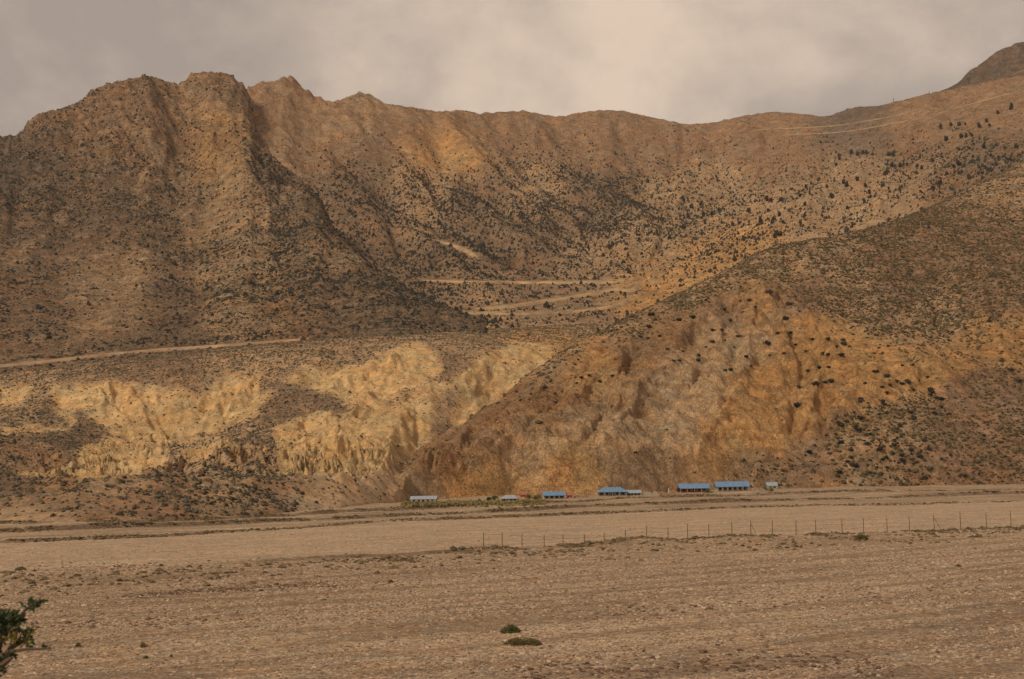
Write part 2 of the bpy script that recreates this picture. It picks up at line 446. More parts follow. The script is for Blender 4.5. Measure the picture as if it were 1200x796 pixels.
RIB_BAD = [(5,10,[(325,463),(270,492),(205,516),(170,522)]),(4,9,[(440,458),(402,498),(385,560)]),(-4,8,[(230,455),(240,485),(262,500)]),(-4,8,[(180,452),(190,490),(200,515)]),(-4,8,[(130,455),(142,490),(160,512)]),(-4,7,[(290,440),(280,470),(262,492)]),
 (4,8,[(205,452),(216,485),(228,508)]),(4,8,[(156,452),(168,490),(182,514)]),(4,8,[(262,446),(256,475),(250,495)]),(-4,8,[(420,420),(440,450),(462,465)]),(4,9,[(460,415),(480,440),(505,452)]),(-4,8,[(360,490),(366,530),(372,566)]),(4,8,[(385,486),(396,525),(400,560)]),(-4,8,[(420,500),(424,535),(418,565)]),
 (5,9,[(490,480),(460,520),(430,566)]),(-4,8,[(590,412),(560,440),(535,470)]),(4,8,[(620,412),(592,442),(560,470)]),(5,14,[(260,525),(240,560),(215,600)]),(4,12,[(300,535),(310,570),(320,592)]),(-4,8,[(280,540),(275,575),(268,600)]),(-4,8,[(228,545),(200,575),(170,602)]),(4,9,[(200,540),(160,580),(130,604)])]
# ------------------------------------------------------------------ the landforms
FOOT = [(-300,618),(0,607),(100,607),(200,604),(300,599),(400,593),(480,584),(600,580),(700,578),(900,572),(1050,569),(1200,566),(1500,560)]
def foot_depth(x):
    y = np.interp(x, *zip(*FOOT)); u, q = img2us(x, y)
    return (2.0 - CAMH) / q

# far right dark peak
peak = Land('dark_peak', [(1110,105,3300),(1150,73,3350),(1200,48,3400),(1300,26,3450),(1400,40,3500),(1110,160,2700),(1200,150,2650),(1300,140,2600),(1400,150,2600),(1030,150,3200),(1500,60,3500),(1000,190,3000)],
            (1000, 1480), [(1000,2500),(1500,2500)], [(1000,3800),(1500,3800)], 260, 170, extra=[(1050,4000,600),(1200,4100,700),(1400,4100,700)])
peak.erode(180, 20, 4, 3)
peak.Z += fbm(peak.X / 60, peak.Y / 60, 4, 5, ridged=True) * 5
peak.silhouette(SKY_PEAK, soft=8)

far_ctrl = [(300,99,2250),(338,88,2300),(370,112,2330),(425,108,2400),(490,128,2500),(560,133,2600),(615,131,2680),(655,137,2720),(705,129,2800),(805,146,2850),(905,131,2850),(968,136,2700),(1000,126,2600),(1060,117,2500),(1110,106,2400),(1200,88,2250),(1300,62,2150),(1450,40,2050),
 (250,150,2300),(200,170,2300),(330,150,2150),(380,170,2120),(400,215,1960),(450,200,2120),(450,290,1750),(470,335,1480),(520,358,1340),(480,385,1200),(600,200,2280),(600,280,1860),(600,330,1560),(600,372,1330),(700,200,2380),(700,270,1950),(740,330,1520),(700,372,1330),(690,400,1230),(800,210,2330),(800,300,1700),(800,360,1400),(900,200,2280),(900,270,1720),(900,320,1430),(1000,160,2300),(1000,200,2000),(1000,262,1620),(1100,150,2120),(1100,200,1780),(1150,160,1950),(1150,212,1600),(1200,130,1980),(1200,175,1650),(1300,110,1900),(1300,160,1600),(1450,100,1850),(1000,330,1350),(1150,260,1400),(1300,220,1400),(1450,200,1400),(300,300,1650),(330,380,1250),(600,400,1180)]
far = Land('far_hillside', far_ctrl, (250, 1480), [(250,1120),(600,1130),(800,1250),(1500,1300)], [(250,2550),(400,2650),(600,2950),(900,3100),(1100,2750),(1500,2450)], 880, 390,
           extra=[(300,2700,520),(600,3100,560),(900,3150,560),(1100,2800,640),(1300,2500,640),(1500,2400,640)], tpow=1.05)
ff = far
ipx, ipy = far.proj()
rough_far = 1.0 * smooth(470, 380, ipx) * smooth(260, 160, ipy)
mid_far = .35 + .65 * smooth(380, 300, ipy)
ribs(far, RIB_FAR, .20)
far.erode(210, 11, 5, 21, mask=mid_far, sharp=.25, fall=.42)
far.Z += rough_far * (fbm(far.X / 90, far.Y / 90, 5, 31, ridged=True, rough=.5) * 18)
far.Z += fbm(far.X / 26, far.Y / 26, 5, 35, rough=.6) * 3.4 + rough_far * fbm((far.X * .8 + far.Z * .6) / 24, (far.Y - far.Z) / 80, 4, 36, ridged=True) * 5
far.silhouette(SKY_FAR, soft=6)

left_ctrl = [(-300,235,1850),(-100,175,1900),(0,160,1950),(36,139,1960),(70,128,1970),(110,105,2000),(178,89,2040),(215,98,2040),(222,86,2060),(268,86,2080),(290,104,2160),
 (300,160,2060),(322,186,1960),(350,208,1850),(376,232,1720),(388,262,1600),(412,290,1500),(440,315,1410),(480,340,1290),(520,358,1210),(560,374,1160),
 (250,140,1950),(255,190,1800),(240,250,1620),(250,320,1380),(260,380,1140),(200,150,1920),(180,220,1730),(170,300,1450),(140,370,1180),(110,160,1880),(90,230,1680),(70,300,1450),(40,360,1220),(20,200,1780),(0,260,1570),(0,340,1280),(-120,260,1550),(-120,350,1230),(-300,320,1450),(-300,380,1180),
 (330,260,1600),(340,320,1370),(370,370,1130),(430,360,1150),(470,380,1060),(430,405,980),(300,415,1000),(150,424,960),(0,440,920),(-200,455,900)]
left = Land('rocky_mountain', left_ctrl, (-290, 570), [(-300,720),(0,740),(300,820),(560,900)], [(-300,2150),(0,2200),(290,2330),(330,2150),(400,1850),(480,1520),(570,1400)], 640, 430,
            extra=[(360,1980,330),(400,1800,260),(450,1600,190),(500,1420,150),(560,1350,120),(290,2350,470),(200,2350,480),(0,2300,420),(-200,2250,380),(420,1900,250),(340,2200,380),(540,1480,110)])
ipx, ipy = left.proj()
crag = smooth(270, 150, ipy) 
ribs(left, RIB_LEFT, .17)
left.erode(230, 8, 5, 41, mask=(.18 + .82 * smooth(330, 160, ipy)), sharp=.35, fall=.42)
left.Z += crag * (fbm(left.X / 95, left.Y / 120, 5, 44, ridged=True, rough=.55) * 14 + fbm(left.X / 22, left.Y / 40, 3, 46, ridged=True) * 2.5)
left.Z += fbm(left.X / 30, left.Y / 30, 5, 45, rough=.6) * 3.2
dg = (left.X * .8 + left.Z * .6)
left.Z += (.35 + .65 * crag) * fbm(dg / 26, (left.Y - left.Z) / 90, 5, 47, ridged=True, rough=.65) * 8
left.silhouette(EDGE_LEFT, soft=5)

bad_ctrl = [(0,432,1000),(100,420,1010),(200,412,1030),(300,404,1050),(400,396,1080),(500,386,1120),(600,386,1180),(700,380,1240),(780,385,1260),(-200,450,960),
 (0,452,900),(70,449,880),(150,448,870),(230,442,870),(300,428,890),(340,418,900),(420,412,920),(490,402,940),(560,404,950),(640,412,980),(700,420,980),
 (0,500,760),(80,492,790),(150,512,780),(200,522,770),(250,508,780),(320,470,810),(330,440,860),(40,480,830),
 (360,455,840),(400,470,780),(430,478,760),(470,462,800),(500,440,850),(515,460,800),(470,500,700),(440,520,640),(560,470,800),(600,450,860),(540,500,700),
 (0,530,640),(60,520,680),(100,545,640),(150,560,580),(190,548,600),(250,524,620),(320,530,610),(360,520,650),(420,510,680),(330,560,540),(380,572,530),(440,560,570),(500,560,610),
 (0,560,500),(40,570,450),(100,588,430),(180,575,480),(250,560,500),(310,580,460),(0,590,400),(60,598,395),(250,592,430)]
fx = [-250, -100, 0, 60, 120, 200, 280, 340, 400, 460, 540, 650]
bad_extra = [(x, float(foot_depth(x)) , 1.6) for x in fx] + [(x, float(foot_depth(x)) - 60, -2.0) for x in fx] + [(400,1300,130),(100,1200,130),(700,1400,150),(-200,1200,120),(-250,600,40),(-250,750,60)]
bad = Land('badland_terrace', bad_ctrl, (-290, 700), [(-300,250),(0,300),(200,310),(400,380),(500,430),(700,540)], [(-300,1120),(0,1120),(400,1200),(700,1300)], 640, 460, extra=bad_extra)
ipx, ipy = bad.proj()
YEL = [[(58,452),(130,446),(200,450),(235,462),(262,444),(302,430),(306,458),(325,463),(290,490),(240,510),(180,526),(145,516),(112,496),(95,482),(85,500),(64,482)],
 [(78,545),(100,520),(130,512),(200,528),(192,545),(150,562),(118,590),(92,594),(80,568)],
 [(320,495),(360,480),(400,486),(430,476),(470,470),(500,468),(470,512),(444,545),(420,572),(372,574),(345,572),(332,556),(322,520)],
 [(335,446),(360,430),(400,432),(450,416),(490,398),(514,418),(520,436),(500,450),(478,454),(455,466),(432,482),(400,474),(385,462)],
 [(446,500),(480,478),(515,462),(505,490),(470,520),(442,562),(405,578),(425,545)],
 [(478,462),(505,448),(545,440),(520,462),(480,476)],
 [(535,438),(560,420),(600,402),(650,404),(640,424),(612,444),(560,470),(524,482),(538,455)],
 [(0,456),(40,453),(28,474),(0,478)], [(0,500),(76,498),(78,504),(0,509)], [(18,552),(74,550),(70,558),(16,560)],
 [(200,532),(260,520),(310,525),(300,532),(240,536)]]
nx = fbm(bad.X / 22, bad.Y / 22, 4, 61) * 9; ny_ = fbm(bad.X / 22 + 9, bad.Y / 22, 4, 62) * 7
sdf = np.full(bad.X.shape, 1e9)
for p in YEL: sdf = np.minimum(sdf, poly_sdf(ipx + nx, ipy + ny_, p))
yel = smooth(5, -5, sdf + 5 * fbm(bad.X / 7, bad.Y / 12, 4, 68)) * (.86 + .14 * smooth(-.2, .2, fbm(bad.X / 12, bad.Y / 12, 3, 70)))
yel_geo = smooth(7, -12, sdf)
near_ = smooth(380, 760, bad.Y)
ribs(bad, RIB_BAD, .45, 1.1)
bad.erode(42, 3.6, 5, 63, mask=(.10 + .9 * yel_geo) * (.30 + .70 * near_) * smooth(400, 425, ipy), sharp=.65, slope0=.3, fall=.45)
bad.erode(70, 3.0, 3, 69, mask=smooth(500, 540, ipy) * smooth(608, 585, ipy), sharp=.3, slope0=.2)
bad.Z += fbm(bad.X / 14, bad.Y / 14, 4, 66) * .9 + yel_geo * fbm(bad.X / 12, bad.Y / 20, 4, 67, ridged=True) * 1.1

hill_ctrl = [(395,592,505),(430,575,560),(470,545,640),(500,518,700),(540,497,760),(580,466,820),(620,438,880),(660,411,930),(700,390,970),(730,374,990),(760,360,1010),(800,342,1040),(850,317,1090),(900,290,1150),(950,281,1180),(1000,272,1210),(1050,258,1250),(1090,243,1290),(1140,218,1360),(1200,190,1450),(1300,150,1550),(1450,125,1600),
 (470,565,590),(500,548,625),(540,530,650),(560,560,610),(600,500,720),(620,540,650),(650,450,845),(680,480,770),(700,430,880),(700,530,680),(740,400,925),(760,440,850),(790,395,920),(800,480,785),(800,540,690),
 (850,345,1030),(850,372,985),(860,420,900),(870,480,810),(880,540,715),(900,320,1080),(920,370,980),(930,430,890),(950,490,815),(960,540,735),(1000,300,1140),(1000,350,1040),(1010,410,940),(1020,460,860),(1030,520,780),(1060,300,1150),(1100,280,1190),(1100,340,1070),(1110,400,960),(1100,450,885),(1110,520,800),(1150,250,1270),(1180,300,1140),(1200,360,1040),(1190,420,950),(1190,480,870),(1200,530,810),(1300,250,1280),(1300,400,980),(1300,520,830),(1450,250,1300),(1450,400,1000)]
hx_ = [400, 460, 540, 620, 700, 800, 900, 1000, 1100, 1200, 1300, 1450]
hill_extra = [(x, float(foot_depth(x)), 1.8) for x in hx_] + [(x, float(foot_depth(x)) - 50, -4.0) for x in hx_] + \
 [(430,700,12),(500,850,25),(580,980,45),(660,1100,60),(730,1180,75),(800,1250,95),(900,1380,130),(1000,1450,160),(1090,1550,190),(1200,1750,250),(1300,1850,290),(1450,1900,300),(400,600,0)]
hill = Land('scrub_hill', hill_ctrl, (385, 1480), [(385,440),(500,500),(700,580),(900,640),(1200,700),(1500,760)], [(385,720),(500,860),(600,1000),(760,1200),(900,1360),(1050,1470),(1200,1680),(1500,1850)], 800, 470, extra=hill_extra)
ipx, ipy = hill.proj()
BARE = [(470,560),(520,520),(600,480),(700,430),(740,405),(800,385),(850,340),(905,335),(940,360),(985,400),(1010,430),(1040,425),(1100,430),(1130,450),(1060,460),(1000,490),(960,520),(900,540),(880,572),(700,578),(520,588),(460,585)]
bsd = poly_sdf(ipx + fbm(hill.X / 40, hill.Y / 40, 4, 71) * 14, ipy + fbm(hill.X / 40 + 7, hill.Y / 40, 4, 72) * 12, BARE)
bare = smooth(10, -8, bsd)
ribs(hill, RIB_HILL, .30)
hill.erode(120, 6.5, 5, 73, mask=(.35 + .65 * bare) * (.4 + .6 * smooth(560, 1000, hill.Y)), sharp=.3, slope0=.35, fall=.48)
# broken, bedded rock of the bare face: beds dip to the left and away
bed = hill.Z * 1.0 + hill.X * -.30 + hill.Y * .12 + fbm(hill.X / 60, hill.Y / 60, 3, 74) * 16
T = 13.0
saw = (bed / T) % 1.0
step_ = (smooth(.0, .75, saw) - saw)
hill.Z += bare * step_ * 6.5 * (.5 + .8 * fbm(hill.X / 45, hill.Y / 45, 3, 75))
hill.Z += bare * (fbm(hill.X / 34, hill.Y / 34, 6, 76, ridged=True, rough=.62) * 6.0 + fbm((hill.X + .8 * hill.Z) / 30, (hill.Y - hill.Z) / 12, 5, 78, ridged=True, rough=.6) * 2.6) + fbm(hill.X / 17, hill.Y / 17, 5, 77, rough=.6) * 1.5
hill.silhouette(EDGE_HILL, soft=9)

for ld_ in (bad, hill):
    xim = np.interp(ld_.u, img2us(np.linspace(-400, 1600, 300), np.full(300, 560.))[0], np.linspace(-400, 1600, 300))
    dd = ld_.Y - foot_depth(xim)[:, None] - (6 if ld_ is hill else 0)
    nz = fbm(ld_.X / 15, ld_.Y / 15, 4, 79)
    up = 1.8 + np.where(dd > 0, dd * 1.0 * (1 + .4 * nz) + smooth(10, 60, dd) * 40, dd * .4)
    lo = 1.8 + np.where(dd > 0, np.minimum(dd * .16, 9.0) * (1 + .5 * nz), dd * .4)
    ld_.Z = np.minimum(np.maximum(ld_.Z, lo), up)
hb = hill.height(bad.X, bad.Y)
xim = np.interp(bad.u, img2us(np.linspace(-400, 1600, 300), np.full(300, 560.))[0], np.linspace(-400, 1600, 300))[:, None] + 0 * bad.Y
cy = hill.Y[np.arange(len(hill.u)), ((hill.Z - CAMH) / hill.Y).argmax(1)]
cy = np.convolve(np.pad(cy, 25, mode='edge'), np.ones(51) / 51, 'valid')
cy = np.interp(bad.u, hill.u, cy)[:, None]
wl = smooth(445, 500, xim) * (hb > -900) * (1 - smooth(cy - 60, cy + 70, bad.Y))
bad.Z = bad.Z * (1 - wl) + np.minimum(bad.Z, hb - 4) * wl
wl = smooth(500, 540, xim) * (1 - smooth(cy - 90, cy - 30, bad.Y))
bad.Z = bad.Z - 60 * wl

hb = bad.height(left.X, left.Y)
wl = 1 - smooth(925, 1000, left.Y)
left.Z = np.where(hb > -900, left.Z * (1 - wl) + np.minimum(left.Z, hb - 4) * wl, left.Z)
# ------------------------------------------------------------------ the gravel plain
def line_depth(line, z):
    P = np.array(line, float); u, q = img2us(P[:, 0], P[:, 1]); return u, (z - CAMH) / q
S_BERM = line_depth([(-300,690),(0,668),(200,658),(420,648),(560,640),(640,638),(700,635),(760,633),(860,627),(940,625),(1000,622),(1100,619),(1200,615),(1500,603)], .5)
S_1 = line_depth([(-300,642),(0,634),(200,626),(330,618),(450,610),(600,604),(750,598),(900,593),(1050,590),(1200,586),(1500,577)], .0)
S_2 = line_depth([(-300,632),(0,621),(150,615),(300,609),(420,605),(500,602),(600,598),(700,592),(850,587),(1000,583),(1200,577),(1500,568)], .5)
S_3 = line_depth([(-300,624),(0,613),(150,611),(300,604),(420,598),(500,595),(600,590),(750,584),(900,579),(1200,573),(1500,565)], 1.1)
FD = (np.cos(R(33)), np.sin(R(33)))
def ground_z(X, Y):
    u = X / np.maximum(Y, 1.0)
    al, ac = X * FD[0] + Y * FD[1], -X * FD[1] + Y * FD[0]
    jit = fbm(al / 38, ac / 12, 4, 81) * 6 + fbm(al / 8, ac / 4, 3, 84) * 1.2
    z = .30 * fbm(al / 60, ac / 13, 4, 82) * smooth(45, 90, Y) + .06 * fbm(al / 5, ac / 2.2, 3, 83)
    d = Y + jit * .8 - np.interp(u, *S_BERM)
    z = z + .55 * np.exp(-(d / 2.6) ** 2) * (.5 + .9 * fbm(al / 16, ac / 30, 3, 85)) - .45 * smooth(0, 7, d)
    for S, h, w in ((S_1, .6, 1.0), (S_2, 1.25, 1.3), (S_3, 1.05, 1.5)):
        d = Y + jit - np.interp(u, *S)
        hh = h * (.65 + .8 * fbm(al / 60, ac / 200, 3, int(h * 100)))
        z = z + hh * smooth(-w, w, d)
    # mounded spoil near the fence
    z = z + .9 * np.exp(-(((X - 18.5) / 5.0) ** 2 + ((Y - 205) / 7.0) ** 2))
    z = z + .75 * np.exp(-(((X - 33) / 6.0) ** 2 + ((Y - 208) / 8.0) ** 2))
    # bluff under the photographer
    bl = 7.7 * (1 - smooth(11, 40, Y + .25 * X + 1.5 * fbm(X / 9, Y / 9, 3, 86)))
    return z + bl

us = img2us(np.linspace(-330, 1530, 900), np.full(900, 600.0))[0]
yr = np.concatenate([np.linspace(1.0, 58, 40, endpoint=False), np.geomspace(58, 900, 620, endpoint=False), np.geomspace(900, 18000, 24)])
Ug, Yg = np.meshgrid(us, yr, indexing='ij')
Ug = Ug * (1 + np.clip(40 / Yg, 0, 3))
Xg = Ug * Yg
Zg = ground_z(Xg, Yg)

def grid_faces(nu, ny, keep=None):
    i = np.arange(nu * ny).reshape(nu, ny)
    F = np.stack([i[:-1, :-1], i[1:, :-1], i[1:, 1:], i[:-1, 1:]], -1).reshape(-1, 4)
    if keep is not None:
        k = keep.ravel(); F = F[k[F].any(1)]
    return F
def compact(V, F, *attrs):
    used = np.zeros(len(V), bool); used[F.ravel()] = True
    idx = np.cumsum(used) - 1
    return (V[used], idx[F]) + tuple(a[used] for a in attrs)

al, ac = Xg * FD[0] + Yg * FD[1], -Xg * FD[1] + Yg * FD[0]
gpx, gpy = world2img(Xg, Yg, Zg)
g_pale = np.array((.400, .293, .192)); g_tan = np.array((.245, .170, .108)); g_dark = np.array((.185, .122, .076)); g_silt = np.array((.370, .268, .178))
a1 = smooth(-.28, .30, fbm(al / 34, ac / 3.6, 5, 94, rough=.62))[..., None]
a2 = smooth(-.05, .32, fbm(al / 45, ac / 5, 5, 92, rough=.62))[..., None]
gc = g_pale * a1 + g_tan * (1 - a1)
gc = gc * (1 - .6 * a2) + g_dark * .6 * a2
a3 = smooth(.1, .45, fbm(al / 28, ac / 3.2, 5, 94, rough=.65))[..., None]
gc = gc * (1 - .3 * a3) + np.array((.46, .35, .24)) * .3 * a3
ub = np.interp(Xg / Yg, *S_BERM); u1 = np.interp(Xg / Yg, *S_1)
silt = (smooth(0, 6, Yg - ub) * (1 - smooth(-4, 2, Yg - u1)))[..., None]
gc = gc * (1 - silt) + (g_silt * (.9 + .2 * a1)) * silt
# scrubby tan strip in front of the berm
strip = (np.exp(-(((Yg - ub + 26) / 20) ** 2)))[..., None] * smooth(-.3, .3, fbm(al / 40, ac / 14, 4, 93))[..., None]
gc = gc * (1 - .55 * strip) + np.array((.29, .195, .115)) * .55 * strip
# cut banks of brown soil, their shade painted darker where the ground steps
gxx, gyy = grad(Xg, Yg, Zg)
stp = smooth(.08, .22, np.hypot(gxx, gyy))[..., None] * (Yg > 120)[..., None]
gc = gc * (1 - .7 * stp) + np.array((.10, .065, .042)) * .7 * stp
# darker stony patch bottom right
dk = np.exp(-(((gpx - 900) / 330) ** 2 + ((gpy - 792) / 26) ** 2))[..., None] * (.35 + .65 * a2)
dk2 = np.exp(-(((gpx - 1180) / 120) ** 2 + ((gpy - 740) / 40) ** 2))[..., None] * .5
gc = gc * (1 - .8 * np.maximum(dk, dk2)) + np.array((.16, .115, .085)) * .8 * np.maximum(dk, dk2)
V = np.stack([Xg, Yg, Zg], -1).reshape(-1, 3)
go = mesh_from('ground', V, grid_faces(*Xg.shape), M['gravel'])
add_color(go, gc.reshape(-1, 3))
tag(go, kind='structure')

# ------------------------------------------------------------------ roads benched into the slopes
ROADS = [('far', [(735,330),(744,331),(749,334),(747,338),(738,341),(728,341)], 6, 'hairpin bend of the zigzag road at its right end'),
 ('far', [(490,328),(530,330),(560,331),(600,331),(640,331),(690,331),(722,331),(742,329)], 6, 'upper arm of the zigzag road across the middle valley'),
 ('far', [(746,331),(738,336),(715,341),(690,345),(655,350),(620,356),(590,360),(553,362)], 6, 'middle arm of the zigzag road, slanting down to the left'),
 ('far', [(490,367),(520,365),(560,367),(600,368),(650,367),(690,364),(730,357),(748,348)], 5, 'lowest arm of the zigzag road below the grey scrub patch'),
 ('far', [(500,279),(515,283),(530,287),(548,295),(562,303)], 5, 'short pale track section on the middle slope above the zigzag'),
 ('far', [(872,155),(900,151),(940,150),(985,147),(1020,141),(1060,134),(1084,124)], 3.6, 'uppermost pale road near the right skyline'),
 ('far', [(905,159),(945,157),(990,155),(1030,148),(1080,138),(1130,124),(1200,105)], 3.6, 'second pale road just below the skyline road'),
 ('left', [(-120,437),(0,429),(60,423),(100,418),(150,413),(200,409),(250,406),(300,402),(340,399),(372,396)], 4.5, 'long pale road crossing the foot of the rocky mountain')]
LD = {'far': far, 'left': left, 'bad': bad, 'hill': hill}
def resample(P, n):
    P = np.array(P, float)
    d = np.concatenate([[0], np.cumsum(np.hypot(*np.diff(P[:, :2], axis=0).T))])
    t = np.linspace(0, d[-1], n)
    return np.stack([np.interp(t, d, P[:, k]) for k in range(P.shape[1])], 1)
road_mat = soil_material('dirt_road', fine=.35, bump=.5, scale=1.0)
road_objs = []
for ly, line, width, lab in ROADS:
    ld = LD[ly]
    pts = []
    for x, y in resample(line, 46):
        h = ld.hit(x, y)
        if ly == 'left':
            h2 = bad.hit(x, y)
            if h2 is not None and (h is None or h2.y < h.y): h = h2
        if h is not None and (not pts or abs(h.y - pts[-1][1]) < 160): pts.append(tuple(h))
    pts = np.array(pts)
    k = np.ones(7) / 7
    for c in range(3):
        pts[:, c] = np.convolve(np.pad(pts[:, c], 3, mode='edge'), k, 'valid')
    G_ = .5
    T_ = np.gradient(pts[:, :2], axis=0); T_ /= np.linalg.norm(T_, axis=1)[:, None] + 1e-9
    Nn = np.stack([-T_[:, 1], T_[:, 0]], 1); Nn *= np.where(Nn[:, 1] < 0, -1, 1)[:, None]
    for ld2 in ((far,) if ly == 'far' else (left, bad)):       # cut and fill: an even scar across the slope
        xs, ys = pts[:, 0], pts[:, 1]
        idx = np.where((ld2.X > xs.min() - 60) & (ld2.X < xs.max() + 60) & (ld2.Y > ys.min() - 60) & (ld2.Y < ys.max() + 60))
        if not len(idx[0]): continue
        px, py = ld2.X[idx], ld2.Y[idx]
        best = np.full(px.shape, 1e9); hz = np.zeros(px.shape)
        for a, b in zip(pts[:-1], pts[1:]):
            v = b - a; t = np.clip(((px - a[0]) * v[0] + (py - a[1]) * v[1]) / (v[0] ** 2 + v[1] ** 2 + 1e-9), 0, 1)
            ox, oy = px - a[0] - t * v[0], py - a[1] - t * v[1]
            d = np.hypot(ox, oy); m = d < best
            best[m] = d[m]; hz[m] = (a[2] + t * v[2] + G_ * d * np.sign(oy))[m]
        w = 1 - smooth(width * 1.1, width * 3.0, best)
        zz = ld2.Z[idx]; cap = hz - .5
        if ly != 'far' and ld2 is bad: cap = np.minimum(zz, cap)
        ld2.Z[idx] = zz * (1 - w) + cap * w
        ld2.road[idx] = np.maximum(ld2.road[idx], 1 - smooth(width * .6, width * 1.2, best))
    rows = []
    offs = (-1, -.5, 0, .25, .6, 1)
    zof = (-.3, .1, .5, .3, .2, -.3)
    wv = width * (.85 + .4 * np.interp(np.arange(len(pts)), np.linspace(0, len(pts), 12), rng.random(12)))
    wv = wv * (.25 + .75 * np.minimum(1, np.minimum(np.arange(len(pts)), np.arange(len(pts))[::-1]) / 5))
    for o_, zo in zip(offs, zof):
        q = pts.copy(); q[:, :2] += Nn * (o_ * wv * .62)[:, None]; q[:, 2] += G_ * o_ * wv * .62 + zo
        rows.append(q)
    RV = np.stack(rows, 1).reshape(-1, 3)
    ro = mesh_from('dirt_road', RV, grid_faces(len(pts), len(offs)), road_mat)
    base_c = np.array((.40, .275, .155)) if ly != 'left' else np.array((.35, .235, .14))
    if 'skyline' in lab: base_c = np.array((.36, .245, .142))
    kk = .70 + .6 * np.clip(.5 + fbm(RV[:, 0] / 14, RV[:, 1] / 14, 3, 141), 0, 1)
    add_color(ro, base_c * kk[:, None])
    tag(ro, lab, kind='structure')
    road_objs.append(ro)

# ------------------------------------------------------------------ colour and build the landforms
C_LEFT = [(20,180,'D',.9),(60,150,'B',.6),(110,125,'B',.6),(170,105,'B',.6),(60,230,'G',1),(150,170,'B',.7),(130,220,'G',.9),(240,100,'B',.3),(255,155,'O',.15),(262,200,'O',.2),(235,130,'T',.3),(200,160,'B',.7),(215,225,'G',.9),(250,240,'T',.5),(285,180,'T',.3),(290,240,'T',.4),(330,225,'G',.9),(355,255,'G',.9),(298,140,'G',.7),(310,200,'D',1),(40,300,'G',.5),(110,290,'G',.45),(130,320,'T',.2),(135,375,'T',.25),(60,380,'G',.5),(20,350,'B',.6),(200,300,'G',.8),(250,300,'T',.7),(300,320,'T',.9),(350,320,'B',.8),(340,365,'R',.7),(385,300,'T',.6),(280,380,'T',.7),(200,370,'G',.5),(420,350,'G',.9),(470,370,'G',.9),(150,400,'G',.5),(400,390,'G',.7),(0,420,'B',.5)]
C_FAR = [(340,105,'B',.2),(325,140,'B',.15),(355,150,'T',.2),(385,165,'B',.3),(385,130,'B',.3),(420,140,'T',.3),(440,165,'G',.5),(500,145,'B',.4),(510,177,'O',.1),(600,150,'B',.4),(700,150,'B',.35),(760,160,'B',.3),(430,230,'G',.8),(500,220,'T',.9),(560,240,'G',1),(620,230,'T',.9),(640,260,'G',1),(700,240,'G',1),(560,300,'G',.9),(620,310,'G',.8),(680,320,'T',.4),(740,290,'T',.8),(760,325,'O',.2),(800,250,'T',.6),(850,240,'T',.5),(900,185,'B',.3),(900,150,'B',.2),(950,240,'T',.4),(860,290,'O',.5),(1000,200,'T',.3),(1000,168,'D',.6),(1080,160,'B',.5),(1150,125,'B',.3),(1150,180,'G',1),(1180,220,'G',1),(1080,210,'B',.6),(1040,240,'T',.4),(440,330,'G',.8),(500,355,'G',.8),(560,345,'T',.3),(620,341,'B',.25),(660,356,'G',.3),(640,380,'T',.3),(560,380,'T',.6)]
C_BAD = [(0,440,'T',.6),(100,430,'T',.7),(200,425,'B',.8),(280,430,'T',.7),(360,420,'T',.7),(430,400,'T',.6),(550,390,'T',.6),(640,395,'O',.5),(700,380,'T',.6),(20,490,'T',.8),(80,500,'G',.9),(90,515,'G',.9),(120,430,'B',.8),(320,490,'G',.9),(380,470,'G',.8),(440,450,'T',.4),(520,440,'B',.5),(530,470,'P',.4),(290,515,'T',.7),(230,540,'P',.5),(250,560,'T',.8),(280,580,'T',.8),(200,570,'B',.7),(130,560,'T',.4),(60,560,'R',.5),(30,530,'B',.6),(20,580,'D',.5),(60,595,'B',.4),(330,540,'T',.5),(320,590,'B',.6),(400,585,'P',.1),(460,580,'P',.1),(360,595,'P',.1),(520,540,'B',.3),(480,520,'B',.3),(600,440,'T',.4),(160,600,'B',.3),(15,604,'P',.02),(50,606,'P',.02)]
C_HILL = [(640,430,'T',.8),(740,378,'T',1.2),(800,348,'T',1.3),(860,322,'T',1.3),(920,300,'T',1.2),(790,388,'R',.1),(750,415,'R',.12),(850,368,'B',.1),(700,440,'O',.12),(888,350,'O',.15),(930,345,'B',.9),(865,400,'P',.05),(905,440,'O',.12),(800,440,'P',.12),(960,400,'O',.3),(1000,340,'T',1.5),(1050,330,'B',1.5),(1100,300,'B',1.2),(1150,270,'B',1),(1180,230,'T',.7),(1100,380,'T',1.3),(1180,350,'B',1.1),(1180,400,'O',.5),(1100,420,'O',.4),(1040,450,'O',.3),(1150,460,'B',.7),(1050,500,'T',1.6),(1100,520,'B',1),(1180,520,'B',1.0),(1000,540,'T',1.4),(950,540,'B',.6),(900,500,'O',.2),(840,525,'O',.2),(890,558,'T',1),(800,500,'P',.25),(700,500,'P',.15),(600,510,'T',.15),(560,520,'B',.2),(510,525,'R',.3),(650,555,'O',.1),(570,565,'O',.1),(780,560,'T',.2),(720,470,'T',.3),(640,470,'R',.2),(580,480,'R',.3),(620,540,'P',.1),(480,565,'T',.2)]
CHUTES_LEFT = [[(152,295),(140,340),(125,365),(105,388),(78,405)],[(118,300),(112,330)],[(70,255),(40,285),(8,312)],[(262,180),(262,230),(245,265),(225,285)],[(285,200),(262,240),(235,262)],[(168,300),(150,340)],[(345,210),(320,250),(300,290)],[(178,160),(172,200),(160,240)]]
CHUTES_FAR = [[(735,260),(745,300),(750,330)],[(1070,235),(1030,258),(1010,268)],[(640,215),(600,235)],[(765,300),(770,330)],[(780,280),(785,310)],[(1100,190),(1060,225)]]

